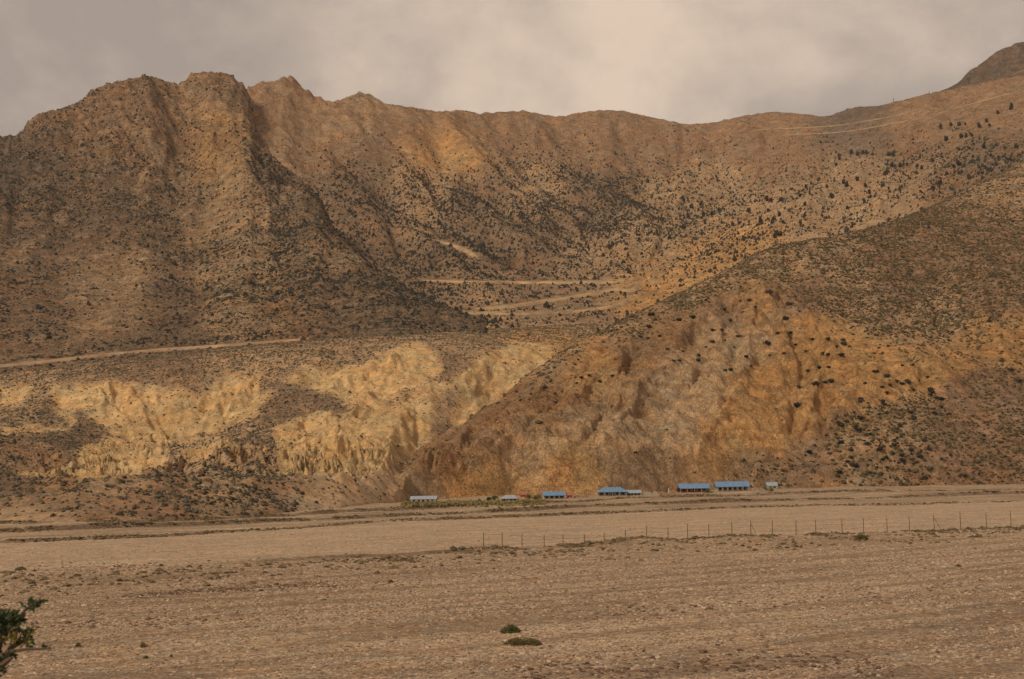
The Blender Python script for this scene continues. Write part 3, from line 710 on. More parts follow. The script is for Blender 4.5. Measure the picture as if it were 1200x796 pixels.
def tint_dens(ld, pts, seed, wob=14, sig=32):
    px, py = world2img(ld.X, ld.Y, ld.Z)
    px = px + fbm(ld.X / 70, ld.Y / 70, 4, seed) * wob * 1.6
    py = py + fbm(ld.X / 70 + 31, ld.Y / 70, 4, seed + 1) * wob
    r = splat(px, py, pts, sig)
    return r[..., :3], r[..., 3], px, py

def build(ld, mat, col, dens, keep=None, label=None):
    V = np.stack([ld.X, ld.Y, ld.Z], -1).reshape(-1, 3)
    if keep is None: keep = np.ones(ld.X.shape, bool)
    F = grid_faces(*ld.X.shape, keep=keep)
    V, F, c, d = compact(V, F, col.reshape(-1, 3), dens.ravel())
    o = mesh_from(ld.name, V, F, mat)
    add_color(o, np.clip(c, .02, .8))
    at = o.data.attributes.new('tuft', 'FLOAT', 'POINT'); at.data.foreach_set('value', np.clip(d, 0, 1.0).astype(np.float32))
    tag(o, label, kind='structure')
    return o

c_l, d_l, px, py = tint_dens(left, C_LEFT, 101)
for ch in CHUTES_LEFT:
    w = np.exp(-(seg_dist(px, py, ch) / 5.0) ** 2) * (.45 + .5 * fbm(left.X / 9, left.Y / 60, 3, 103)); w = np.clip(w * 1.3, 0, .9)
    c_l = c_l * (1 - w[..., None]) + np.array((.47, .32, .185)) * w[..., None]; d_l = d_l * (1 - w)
c_f, d_f, px, py = tint_dens(far, C_FAR, 111)
for ch in CHUTES_FAR:
    w = np.exp(-(seg_dist(px, py, ch) / 6.0) ** 2) * .6
    c_f = c_f * (1 - w[..., None]) + np.array((.43, .29, .17)) * w[..., None]; d_f = d_f * (1 - w)
c_b, d_b, px, py = tint_dens(bad, C_BAD, 121, wob=9, sig=24)
yv = np.array(PAL['Y']) * (1 + .2 * fbm(bad.X / 30, bad.Y / 30, 3, 123))[..., None]
c_b = c_b * (1 - yel[..., None] * .97) + yv * yel[..., None] * .97
d_b = d_b * (1 - .93 * yel)
c_h, d_h, px, py = tint_dens(hill, C_HILL, 131, sig=28)
d_h = d_h * (1 - .75 * bare * smooth(0, 1, 1 - smooth(.5, 1.0, d_h)))
c_p = np.ones(peak.X.shape + (3,)) * np.array((.190, .130, .092)); d_p = np.full(peak.X.shape, .4)

k_left = left.Z > -5
build(peak, M['rocky'], c_p, d_p)
build(far, M['slope'], c_f, d_f)
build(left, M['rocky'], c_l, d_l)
build(bad, M['clay'], c_b, d_b, keep=bad.Z > -3)
build(hill, M['hill'], c_h, d_h, keep=hill.Z > -3)
ALL = [hill, bad, left, far, peak]

for ld_, d_ in ((left, d_l), (far, d_f), (bad, d_b)): d_ *= (1 - ld_.road)

def ground_hit(x, y):
    u, q = img2us(float(x), float(y))
    if q >= -1e-4: return None
    Ys = np.geomspace(45, 1400, 1500)
    z = ground_z(u * Ys, Ys)
    k = np.argmax((CAMH + q * Ys) <= z)
    if (CAMH + q * Ys[k]) > z[k]: return None
    return Vector((u * Ys[k], Ys[k], z[k]))
def hit_any(x, y):
    best = None
    for ld in ALL:
        h = ld.hit(x, y)
        if h is not None and (best is None or h.y < best[0].y): best = (h, ld.name)
    g = ground_hit(x, y)
    if g is not None and (best is None or g.y < best[0].y): best = (g, 'ground')
    return best

# ------------------------------------------------------------------ scattered plants and stones (stuff)
def visible_mask(X, Y, Z, own):
    """rough test that nothing nearer hides the point"""
    ok = np.ones(len(X), bool)
    for ld in ALL:
        if ld is peak: continue
        u = X / Y; s_ = (Z - CAMH) / Y
        f = np.clip(np.interp(u, ld.u, np.arange(len(ld.u))).astype(int), 0, len(ld.u) - 1)
        S = np.maximum.accumulate((ld.Z - CAMH) / ld.Y, 1)
        ny = ld.Y.shape[1]
        lo, hi = ld.Y[f, 0], ld.Y[f, -1]
        j = np.clip(((Y - lo) / (hi - lo)) * (ny - 1) - (4 if ld is own else 0), 0, ny - 1).astype(int)
        inside = (u > ld.u[0]) & (u < ld.u[-1]) & (Y > lo)
        ok &= ~(inside & (S[f, j] > s_ + .006))
    return ok

def scatter_points(ld, dens, n, seed, keep=None):
    r = np.random.default_rng(seed)
    X, Y, Z = ld.X, ld.Y, ld.Z
    A = np.abs((X[1:, :-1] - X[:-1, :-1]) * (Y[:-1, 1:] - Y[:-1, :-1]))
    w = A * np.clip(dens[:-1, :-1], 0, None)
    if keep is not None: w = w * keep[:-1, :-1]
    w = w.ravel() / w.sum()
    c = np.searchsorted(np.cumsum(w), r.random(n)); c = np.clip(c, 0, w.size - 1)
    i, j = np.unravel_index(c, A.shape)
    a, b = r.random(n), r.random(n)
    def bl(Q): return Q[i, j] * (1 - a) * (1 - b) + Q[i + 1, j] * a * (1 - b) + Q[i, j + 1] * (1 - a) * b + Q[i + 1, j + 1] * a * b
    P = np.stack([bl(X), bl(Y), bl(Z)], 1)
    return P[visible_mask(P[:, 0], P[:, 1], P[:, 2], ld)]

def scatter_object(name, P, size, mat, label, aspect=(1, 1, .75), noise_amt=.45, seed=0, sub=2, cat=None, sink=.3):
    """points -> geometry-node lumps; size is one radius per point"""
    me = bpy.data.meshes.new(name)
    me.vertices.add(len(P)); me.vertices.foreach_set('co', np.asarray(P, np.float32).ravel())
    at = me.attributes.new('size', 'FLOAT', 'POINT'); at.data.foreach_set('value', np.asarray(size, np.float32))
    o = bpy.data.objects.new(name, me); COL.objects.link(o)
    ng = bpy.data.node_groups.new(name, 'GeometryNodeTree')
    ng.interface.new_socket('Geometry', in_out='INPUT', socket_type='NodeSocketGeometry')
    ng.interface.new_socket('Geometry', in_out='OUTPUT', socket_type='NodeSocketGeometry')
    gi, gout = ng.nodes.new('NodeGroupInput'), ng.nodes.new('NodeGroupOutput')
    ico = ng.nodes.new('GeometryNodeMeshIcoSphere'); ico.inputs['Radius'].default_value = 1; ico.inputs['Subdivisions'].default_value = sub
    sp = ng.nodes.new('GeometryNodeSetPosition')
    nt = ng.nodes.new('ShaderNodeTexNoise'); nt.inputs['Scale'].default_value = 1.7; nt.inputs['Detail'].default_value = 2
    pos = ng.nodes.new('GeometryNodeInputPosition')
    ng.links.new(pos.outputs[0], nt.inputs['Vector'])
    s1 = ng.nodes.new('ShaderNodeVectorMath'); s1.operation = 'SUBTRACT'; s1.inputs[1].default_value = (.5, .5, .5); ng.links.new(nt.outputs['Color'], s1.inputs[0])
    s2 = ng.nodes.new('ShaderNodeVectorMath'); s2.operation = 'SCALE'; s2.inputs['Scale'].default_value = noise_amt * 4; ng.links.new(s1.outputs[0], s2.inputs[0])
    ng.links.new(ico.outputs['Mesh'], sp.inputs['Geometry']); ng.links.new(s2.outputs[0], sp.inputs['Offset'])
    sm = ng.nodes.new('GeometryNodeSetMaterial'); sm.inputs['Material'].default_value = mat
    ng.links.new(sp.outputs[0], sm.inputs[0])
    ip = ng.nodes.new('GeometryNodeInstanceOnPoints')
    ng.links.new(gi.outputs[0], ip.inputs['Points']); ng.links.new(sm.outputs[0], ip.inputs['Instance'])
    rv = ng.nodes.new('FunctionNodeRandomValue'); rv.data_type = 'FLOAT_VECTOR'
    rv.inputs[0].default_value = (-.25, -.25, 0); rv.inputs[1].default_value = (.25, .25, 6.283)
    rv.inputs['Seed'].default_value = seed
    ng.links.new(rv.outputs[0], ip.inputs['Rotation'])
    na = ng.nodes.new('GeometryNodeInputNamedAttribute'); na.data_type = 'FLOAT'; na.inputs['Name'].default_value = 'size'
    rs = ng.nodes.new('FunctionNodeRandomValue'); rs.data_type = 'FLOAT_VECTOR'
    rs.inputs[0].default_value = tuple(.75 * a for a in aspect); rs.inputs[1].default_value = tuple(1.25 * a for a in aspect); rs.inputs['Seed'].default_value = seed + 5
    vs = ng.nodes.new('ShaderNodeVectorMath'); vs.operation = 'SCALE'
    ng.links.new(rs.outputs[0], vs.inputs[0]); ng.links.new(na.outputs[0], vs.inputs['Scale'])
    ng.links.new(vs.outputs[0], ip.inputs['Scale'])
    ng.links.new(ip.outputs[0], gout.inputs[0])
    mo = o.modifiers.new('scatter', 'NODES'); mo.node_group = ng
    o.data.materials.append(mat)
    tag(o, label, cat, kind='stuff')
    return o

def clumpy(ld, L_, seed, lo=-.15, hi=.35):
    return .3 + smooth(lo, hi, fbm(ld.X / L_, ld.Y / L_, 4, seed, rough=.6))
def sizes(P, base, spread=.45, seed=0):
    r = np.random.default_rng(seed)
    return base * np.exp(np.clip(r.normal(0, spread, len(P)), -1.2, .85))

pxl, pyl = left.proj(); pxf, pyf = far.proj(); pxb, pyb = bad.proj(); pxh, pyh = hill.proj()
P = scatter_points(left, (d_l ** 1.2) * clumpy(left, 60, 201), 40000, 1)
scatter_object('mountain_scrub', P, sizes(P, .72, .48, 1), M['juniper'], 'dark scrub dotted over the rocky mountain on the left', seed=1, cat='scrub')
P = scatter_points(left, (d_l ** 1.6) * (1 - .75 * smooth(330, 390, pyl)) * clumpy(left, 45, 216), 3000, 32)
scatter_object('large_mountain_juniper', P, sizes(P, 1.35, .32, 32), M['juniper'], 'larger dark junipers on the upper and middle slopes of the rocky mountain', aspect=(.9, .9, 1.1), seed=32, cat='junipers')
P = scatter_points(left, (.2 + d_l ** 1.0) * clumpy(left, 25, 203, -.3, .3) * (.4 + .6 * smooth(120, 200, pyl)), 70000, 2)
scatter_object('mountain_brush', P, sizes(P, .55, .3, 2), M['scrub'], 'small brown brush on the lower slopes of the rocky mountain', seed=2, cat='brush', sub=1)
P = scatter_points(far, (d_f ** 1.2) * clumpy(far, 55, 205) * smooth(140, 200, pyf), 32000, 3)
scatter_object('hillside_juniper', P, sizes(P, .95, .48, 3), M['juniper'], 'dark junipers scattered over the far hillside', aspect=(.8, .8, 1.1), seed=3, cat='junipers')
P = scatter_points(far, (d_f ** 1.6) * smooth(165, 215, pyf) * clumpy(far, 45, 215), 3800, 31)
scatter_object('large_juniper', P, sizes(P, 1.55, .3, 31), M['juniper'], 'larger dark junipers standing out on the middle of the far hillside', aspect=(.8, .8, 1.35), seed=31, cat='junipers')
P = scatter_points(far, (.35 + d_f ** 1.0) * clumpy(far, 25, 206, -.3, .3), 70000, 4)
scatter_object('hillside_brush', P, sizes(P, .70, .3, 4), M['scrub'], 'small brown brush on the far hillside', seed=4, cat='brush', sub=1)
P = scatter_points(bad, (d_b ** 1.5) * clumpy(bad, 25, 207) * (.35 + .65 * smooth(500, 540, pyb)), 16000, 5)
scatter_object('terrace_scrub', P, sizes(P, .46, .42, 5), M['thorn'], 'dark scrub on the terraces between the yellow clay cliffs', seed=5, cat='scrub')
P = scatter_points(bad, (d_b ** 1.0) * clumpy(bad, 12, 208, -.3, .3), 50000, 6)
scatter_object('terrace_brush', P, sizes(P, .42, .3, 6), M['scrub'], 'low brown brush on the badland terraces', seed=6, cat='brush', sub=1)
P = scatter_points(hill, np.minimum(d_h, 1.15) ** 1.6 * clumpy(hill, 22, 209, -.3, .3), 42000, 7)
scatter_object('hill_brush', P, sizes(P, .58, .4, 7), M['brush'], 'olive brush carpeting the near hill on the right', aspect=(1.3, 1.1, .75), seed=7, cat='brush')
P = scatter_points(hill, (d_h ** 1.6) * clumpy(hill, 40, 210), 9000, 8)
scatter_object('hill_scrub', P, sizes(P, .6, .35, 8), M['juniper'], 'dark low scrub mixed into the olive brush of the near hill', seed=8, cat='scrub')

def tone(name, rgb): return plain(name, rgb, .25, 2.0, rough=.95, rnd=.3)
P = scatter_points(hill, bare * (1 - hill.road) * np.clip(.25 + smooth(-.1, .4, fbm(hill.X / 30, hill.Y / 30, 4, 221, rough=.65)), 0, 2), 9000, 21)
scatter_object('hill_rubble', P, sizes(P, .26, .35, 21), tone('orange_rubble', (.38, .24, .125)), 'orange rock rubble on the bare face of the near hill', aspect=(1.2, 1, .8), noise_amt=.3, seed=21, sub=1, cat='rubble')

# ------------------------------------------------------------------ river stones
def stone_material():
    m = plain('river_stone', (.36, .275, .21), .2, 9.0, rough=.9)
    t = m.node_tree; b = t.nodes['Principled BSDF']
    oi = N(t, 'ShaderNodeObjectInfo'); cr = N(t, 'ShaderNodeValToRGB')
    for k_, (p, c) in enumerate(((0, (.13, .085, .06)), (1, (.52, .39, .27)), (.25, (.24, .16, .11)), (.6, (.35, .25, .17)), (.9, (.44, .325, .225)))):
        el = cr.color_ramp.elements[k_] if k_ < 2 else cr.color_ramp.elements.new(p)
        el.color = c + (1,)
    L(t, oi.outputs['Random'], cr.inputs[0]); L(t, cr.outputs[0], b.inputs['Base Color'])
    return m
M['stone'] = stone_material()
def gravel_points(n, y0, y1, seed, xw=(-120, 1320), pw=1.0, bias=None):
    r = np.random.default_rng(seed)
    Y = (y0 ** pw + (y1 ** pw - y0 ** pw) * r.random(n)) ** (1 / pw)
    u = r.uniform(*img2us(np.array(xw, float), np.array([600., 600.]))[0], n)
    X = u * Y
    al, ac = X * FD[0] + Y * FD[1], -X * FD[1] + Y * FD[0]
    d = smooth(-.28, .30, fbm(al / 34, ac / 3.6, 5, 94, rough=.62)) * .93 + .07
    if bias is not None: d = d * bias(u, Y)
    k = r.random(n) < d
    X, Y = X[k], Y[k]
    return np.stack([X, Y, ground_z(X, Y)], 1)
P = gravel_points(150000, 58, 175, 301, pw=1.2)
scatter_object('river_pebbles', P, sizes(P, .058, .45, 11), M['stone'], 'river pebbles strewn over the near gravel', aspect=(1.2, 1.0, .55), noise_amt=.2, seed=11, sub=1, cat='pebbles')
P = gravel_points(110000, 100, 290, 302, pw=1.6, bias=lambda u, Y: 1 - .93 * smooth(0, 6, Y - np.interp(u, *S_BERM)))
scatter_object('river_cobbles', P, sizes(P, .09, .4, 12), M['stone'], 'larger cobbles on the middle of the river bed', aspect=(1.2, 1.0, .55), noise_amt=.2, seed=12, sub=1, cat='cobbles')
# dry tufts along the berm and the cut banks
def along(S, n, seed, spread, off=0, xw=(-60, 1260)):
    r = np.random.default_rng(seed)
    u = img2us(r.uniform(*xw, n), np.full(n, 600.))[0]
    Y = np.interp(u, *S) + off + r.normal(0, spread, n); X = u * Y
    al = X * FD[0] + Y * FD[1]
    k = fbm(al / 9, Y / 60, 4, seed) > -.08
    X, Y = X[k], Y[k]
    return np.stack([X, Y, ground_z(X, Y)], 1)
P = np.vstack([along(S_BERM, 1500, 311, 1.3, -.5, (540, 1260)), along(S_BERM, 900, 312, 6, -8), along(S_BERM, 600, 316, 9, -22), along(S_1, 900, 313, 1.5)])
P2 = np.vstack([along(S_1, 2500, 317, 1.2), along(S_2, 5000, 314, 1.6), along(S_3, 5000, 315, 2.0)])  # dark lumps added along the cut banks to stand in for their shade
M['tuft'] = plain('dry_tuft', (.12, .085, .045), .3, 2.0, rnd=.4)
scatter_object('dry_tufts', P, sizes(P, .20, .35, 13), M['tuft'], 'dry dark tufts along the low banks of the river bed', aspect=(1.5, 1.0, .7), seed=13, sub=1, cat='tufts')
scatter_object('bank_shade_lumps', P2, sizes(P2, .17, .35, 16), M['tuft'], 'dark lumps added to draw shade lines along the cut banks below the village', aspect=(1.8, 1.0, .7), seed=16, sub=1, cat='shade lumps')
# reddish dark stones in the dry channels
def band(line, n, seed, sp):
    r = np.random.default_rng(seed)
    q = resample(line, 60); k = r.integers(0, 59, n)
    x = q[k, 0] + r.uniform(-8, 8, n); y = q[k, 1] + r.normal(0, sp, n)
    u, s_ = img2us(x, y); Y = -CAMH / s_; X = u * Y
    return np.stack([X, Y, ground_z(X, Y)], 1)
P = np.vstack([band([(150, 699), (230, 693), (390, 685)], 500, 321, 2.2), band([(20, 662), (80, 661), (330, 655)], 260, 322, 3), band([(380, 690), (470, 683)], 90, 323, 2),
               band([(0, 740), (120, 733), (300, 727)], 150, 324, 4), band([(600, 787), (760, 780), (900, 772), (1050, 784)], 420, 325, 8), band([(700, 720), (900, 705), (1150, 690)], 200, 326, 5)])
M['dark_stone'] = plain('dark_river_stone', (.125, .075, .05), .3, 5, rnd=.35)
scatter_object('dark_cobbles', P, sizes(P, .10, .4, 14), M['dark_stone'], 'reddish dark cobbles lying in the dry channels', aspect=(1.3, 1, .6), noise_amt=.2, seed=14, sub=1, cat='cobbles')

# ------------------------------------------------------------------ mesh builder for the small things
class MB:
    def __init__(s): s.v, s.f = [], []
    def add(s, V, F):
        b = len(s.v); s.v += [tuple(p) for p in V]; s.f += [tuple(b + i for i in f) for f in F]
    def box(s, c, d, rz=0):
        cx, cy, cz = c; a, b, h = d[0] / 2, d[1] / 2, d[2] / 2
        co, si = math.cos(rz), math.sin(rz)
        V = [(cx + x * a * co - y * b * si, cy + x * a * si + y * b * co, cz + z * h) for z in (-1, 1) for x, y in ((-1, -1), (1, -1), (1, 1), (-1, 1))]
        s.add(V, [(3, 2, 1, 0), (4, 5, 6, 7), (0, 1, 5, 4), (1, 2, 6, 5), (2, 3, 7, 6), (3, 0, 4, 7)])
    def tube(s, pts, rad, n=6):
        pts = [Vector(p) for p in pts]
        if not isinstance(rad, (list, tuple)): rad = [rad] * len(pts)
        V = []; 
        for k, p in enumerate(pts):
            d = (pts[min(k + 1, len(pts) - 1)] - pts[max(k - 1, 0)]).normalized()
            a = d.orthogonal().normalized(); b = d.cross(a)
            V += [p + (a * math.cos(t) + b * math.sin(t)) * rad[k] for t in [2 * math.pi * i / n for i in range(n)]]
        F = [(k * n + i, k * n + (i + 1) % n, (k + 1) * n + (i + 1) % n, (k + 1) * n + i) for k in range(len(pts) - 1) for i in range(n)]
        F += [tuple(range(n))[::-1], tuple((len(pts) - 1) * n + i for i in range(n))]
        s.add(V, F)
    def leaf(s, p, l, w, r=random):
        d = Vector((r.gauss(0, 1), r.gauss(0, 1), r.gauss(0, .8) + .3)).normalized(); a = d.orthogonal().normalized()
        a = (Matrix.Rotation(r.uniform(0, 6.28), 3, d) @ a); n = d.cross(a) * w * .25
        p = Vector(p)
        s.add([p, p + d * l * .35 + a * w / 2 - n, p + d * l * .8 + a * w * .3, p + d * l, p + d * l * .8 - a * w * .3, p + d * l * .35 - a * w / 2 - n, p + d * l * .5 + n],
              [(0, 1, 6), (1, 2, 6), (2, 3, 6), (3, 4, 6), (4, 5, 6), (5, 0, 6)])
    def data(s, name, mat, sm=False):
        me = bpy.data.meshes.new(name); me.from_pydata(s.v, [], s.f)
        me.polygons.foreach_set('use_smooth', [sm] * len(me.polygons)); me.update()
        me.materials.append(mat); return me
    def build(s, name, mat, parent=None, sm=False):
        o = bpy.data.objects.new(name, s.data(name, mat, sm)); COL.objects.link(o)
        if parent: o.parent = parent
        return o
def empty(name, loc, rz=0.0):
    o = bpy.data.objects.new(name, None); COL.objects.link(o); o.location = loc; o.rotation_euler = (0, 0, rz); o.empty_display_size = .5
    return o

# ------------------------------------------------------------------ single junipers
def lump_mesh(name, mat, seed, tall):
    r = random.Random(seed); mb = MB()
    import bmesh
    for k in range(r.randint(3, 5)):
        bm = bmesh.new(); bmesh.ops.create_icosphere(bm, subdivisions=2, radius=1)
        c = Vector((r.uniform(-.45, .45), r.uniform(-.45, .45), (.45 + r.uniform(-.1, .45)) * tall)); sc = r.uniform(.42, .7)
        for v in bm.verts:
            q = v.co.copy(); n = 1 + .28 * math.sin(q.x * 5 + seed + k) * math.sin(q.y * 4.3 + k) + r.uniform(-.14, .14)
            v.co = c + Vector((q.x, q.y, q.z * .85 * tall)) * sc * n
        mb.add([v.co for v in bm.verts], [[v.index for v in f.verts] for f in bm.faces]); bm.free()
    for k in range(70):
        a, b = r.uniform(0, 6.28), r.uniform(-.5, 1.4)
        p = Vector((math.cos(a) * math.cos(b), math.sin(a) * math.cos(b), (.55 + .55 * math.sin(b)) * tall)) * r.uniform(.75, 1.0)
        mb.leaf(p, .32, .16, r)
    mb.tube([(0, 0, -.5), (.05, 0, .1), (0, .05, .5)], [.11, .09, .05], 5)
    return mb.data(name, mat)
J_ROUND = [lump_mesh('juniper_bush', M['juniper'], k, .85) for k in range(5)]
J_TALL = [lump_mesh('juniper_tree', M['juniper'], 20 + k, 2.1) for k in range(5)]
def place_bush(x, y, diam_px, variants, name, label, group, cat, only=None):
    h = hit_any(x, y)
    if h is None or (only and h[1] not in only): return False
    p = h[0]; r_ = diam_px / 2 * p.y / FPX
    o = bpy.data.objects.new(name, random.choice(variants)); COL.objects.link(o)
    o.location = (p.x, p.y, p.z - .12 * r_); k = r_ / .85
    o.scale = (k * random.uniform(.9, 1.15), k * random.uniform(.9, 1.15), k * random.uniform(.85, 1.1)); o.rotation_euler = (0, 0, random.uniform(0, 6.28))
    tag(o, label, cat, group)
    return True
def whereabouts(x, y, box):
    a = (x - box[0]) / (box[2] - box[0]); b = (y - box[1]) / (box[3] - box[1])
    v = 'upper' if b < .25 else 'upper middle' if b < .5 else 'lower middle' if b < .75 else 'lower'
    h = ('far left', 'left', 'centre left', 'centre', 'centre right', 'right', 'far right')[int(max(0, min(6, a * 7)))]
    return v + ', ' + h
FACE = [(603,89,9),(651,115,8),(535,108,5),(556,106,5),(540,134,5),(570,122,5),(497,128,6),(425,147,7),(392,152,6),(321,168,6),(327,140,7),(511,153,5),(472,176,6),(491,176,6),(470,203,5),(532,190,6),(641,149,7),(623,183,6),(653,182,5),(597,207,8),(549,238,5),(638,230,5),(702,198,6),(740,197,6),(775,200,6),(778,209,7),(729,232,7),(743,233,6),(771,235,7),(719,264,6),(741,262,5),(695,272,6),(675,310,6),(711,302,8),(733,298,6),(747,296,6),(670,352,8),(768,397,7),(512,269,7),(500,270,4),(380,248,5),(391,247,5),(437,247,5),(437,235,5),(205,296,5),(163,287,5),(180,282,5),(100,324,4),(102,345,5),(75,312,5),(118,320,4),(45,325,4),(235,283,5),(289,462,5),(856,273,6),(880,284,7),(868,309,5),(849,272,5),(828,301,5),(974,286,5),(1120,155,6),(1148,247,5),(1170,270,6),(1190,295,8),(940,257,4),(915,258,4),(1061,518,6),(1105,423,5),(1063,172,4),(665,210,4),(690,225,4),(760,215,5),(605,235,4),(520,215,4),(560,260,4),(500,200,4),(455,215,4),(345,190,5),(300,190,5),(320,195,5),(365,220,5),(400,225,4),(260,260,4),(270,275,4),(150,300,4),(90,295,4),(10,320,4),(20,340,4)]
for x, y, d in FACE:
    lab, grp = ('dark round juniper bush on the bare orange face of the near hill', 'juniper bushes on the bare orange hill face') if x < 800 else ('dark juniper bush among olive brush on the right flank of the near hill', 'juniper bushes on the right flank of the hill')
    if (x, y) == (603, 89): lab = 'largest dark juniper bush, at the top of the bare orange hill face'
    if (x, y) == (289, 462): lab = 'lone small dark bush low on the bare hill face above the village'
    if d >= 7 and 560 < x < 800 and (x, y) != (603, 89): lab = 'large dark juniper bush on the upper right of the bare orange face'
    if (x, y) not in ((603, 89), (289, 462)):
        bx_ = (0, 80, 800, 480) if x < 800 else (800, 140, 1200, 520)
        lab = {4: 'tiny', 5: 'small', 6: 'mid sized', 7: 'large', 8: 'very large'}.get(d, 'large') + (' dark juniper on the bare orange hill face, ' if x < 800 else ' dark juniper on the right flank of the near hill, ') + whereabouts(x, y, bx_)
    place_bush(600 + x / 2, 300 + y / 2, d * .95, J_ROUND, 'juniper_bush', lab, grp, 'juniper')
r_ = random.Random(5)
def sample_poly(poly, n, r_):
    xs = [p[0] for p in poly]; ys = [p[1] for p in poly]; out = []
    while len(out) < n:
        x, y = r_.uniform(min(xs), max(xs)), r_.uniform(min(ys), max(ys))
        if poly_sdf(np.array([x]), np.array([y]), poly)[0] < 0: out.append((x, y))
    return out
for x, y in sample_poly([(800,225),(870,245),(930,225),(960,190),(1000,180),(1090,170),(1100,140),(1190,125),(1195,195),(1120,215),(1060,235),(960,262),(880,290),(800,275)], 105, r_):
    d = r_.uniform(2.4, 4.6)
    place_bush(x, y, d, J_TALL, 'juniper_tree', ('slender' if d < 3.2 else 'mid sized' if d < 4 else 'large') + ' upright juniper on the far right slope, ' + whereabouts(x, y, (800, 125, 1200, 290)), 'upright junipers on the far right slope', 'juniper', ('far_hillside',))
for x, y in sample_poly([(935,545),(960,515),(1010,465),(1060,440),(1110,455),(1100,520),(1060,550),(1000,560)], 62, r_):
    d = r_.uniform(4, 7.5)
    place_bush(x, y, d, J_ROUND, 'juniper_bush', ('small' if d < 5.2 else 'mid sized' if d < 6.4 else 'large') + ' dark bush on the low right spur, ' + whereabouts(x, y, (935, 440, 1110, 560)), 'bushes on the low right spur', 'bush', ('scrub_hill',))
for x, y in sample_poly([(150,575),(200,560),(240,528),(300,540),(340,580),(300,592),(200,596)], 40, r_):
    d = r_.uniform(2.8, 4.6)
    place_bush(x, y, d, J_ROUND, 'juniper_bush', ('little' if d < 3.7 else 'fuller') + ' dark bush on the low mound under the yellow cliffs, ' + whereabouts(x, y, (150, 525, 340, 600)), 'bushes on the low grey mound', 'bush', ('badland_terrace',))

# ------------------------------------------------------------------ leafy shrubs and trees
def leafy(name, loc, rx, ry, rz, n, lsize, mat, label, cat, group=None, seed=0, stem_mat=None, mat2=None, trunk=0.0):
    r = random.Random(seed); root = empty(name, loc); f, g, st = MB(), MB(), MB()
    cl = [(r.gauss(0, .45), r.gauss(0, .45), r.uniform(.1, .85)) for _ in range(9)]
    for k in range(n):
        c = r.choice(cl)
        p = Vector((c[0] + r.gauss(0, .28), c[1] + r.gauss(0, .28), c[2] + r.gauss(0, .2)))
        rr = math.hypot(p.x, p.y)
        if rr > 1.1: p.x /= rr; p.y /= rr
        top = 1.05 - .75 * min(rr, 1.1) ** 2
        p.z = max(.02, min(p.z, top))
        q = (p.x * rx, p.y * ry, trunk + p.z * rz)
        (g if mat2 and r.random() < .3 else f).leaf(q, lsize * r.uniform(.7, 1.3), lsize * .45, r)
    for c in cl:
        st.tube([(0, 0, -.3), (c[0] * rx * .3, c[1] * ry * .3, trunk + c[2] * rz * .4), (c[0] * rx * .8, c[1] * ry * .8, trunk + c[2] * rz * .9)], [lsize * .2, lsize * .14, lsize * .05], 5)
    f.build('foliage', mat, root); 
    if mat2 and g.v: g.build('dry_twigs', mat2, root)
    st.build('stem', stem_mat or M['bark'], root)
    tag(root, label, cat, group)
    return root
M['bark'] = plain('bark', (.11, .075, .05), .3, 6, rnd=.1)
M['leaf'] = plain('green_leaf', (.105, .125, .038), .35, 12, rough=.6)
M['leaf_y'] = plain('yellow_green_leaf', (.20, .17, .035), .3, 8, rough=.6)
M['leaf_b'] = plain('brown_leaf', (.165, .115, .052), .35, 10, rough=.7)
M['leaf_d'] = plain('dark_leaf', (.040, .055, .020), .35, 12, rough=.5)
def gz(x, y): 
    h = ground_hit(x, y); return h
p = gz(598, 742); leafy('cushion_shrub', p, .62, .5, .50, 2600, .085, M['leaf'], 'small fresh green shrub on the gravel, the upper one of two', 'shrub', seed=1, mat2=M['leaf_b'])
p = gz(612, 756); leafy('cushion_shrub', p, 1.05, .7, .42, 3600, .085, M['leaf_b'], 'wide flat brown and green shrub on the gravel, below the green one', 'shrub', seed=2, mat2=M['leaf'])
p = gz(1009, 633); leafy('cushion_shrub', p, .95, .7, .75, 1200, .16, M['leaf_b'], 'round brown shrub on the gravel just in front of the fence', 'shrub', seed=3, mat2=M['leaf_d'])
for k, (x, y, w, lab) in enumerate([(92,758,6,'dark brown tuft on the gravel near the leafy bush'), (168,759,8,'larger dark tuft on the gravel left of centre bottom'), (171,772,5,'small dark tuft just below the larger left one'),
        (201,770,3.5,'tiny dark tuft right of the two left tufts'), (1123,664,5,'dark tuft on the right half of the gravel'), (755,764,4,'dark tuft in the stony patch below centre'), (688,779,5,'dark flat tuft near the bottom edge of the gravel'), (458,683,5,'small dark tuft at the end of the reddish stone band'), (189,664,4,'little dark tuft on the brown bank far left')]):
    h = gz(x, y)
    if h: r0 = w / 2 * h.y / FPX * 1.2; leafy('dry_bush', h, r0, r0, r0 * 1.1, 240, r0 * .35, M['leaf_b'], lab, 'tuft', seed=30 + k, mat2=M['leaf_d'])

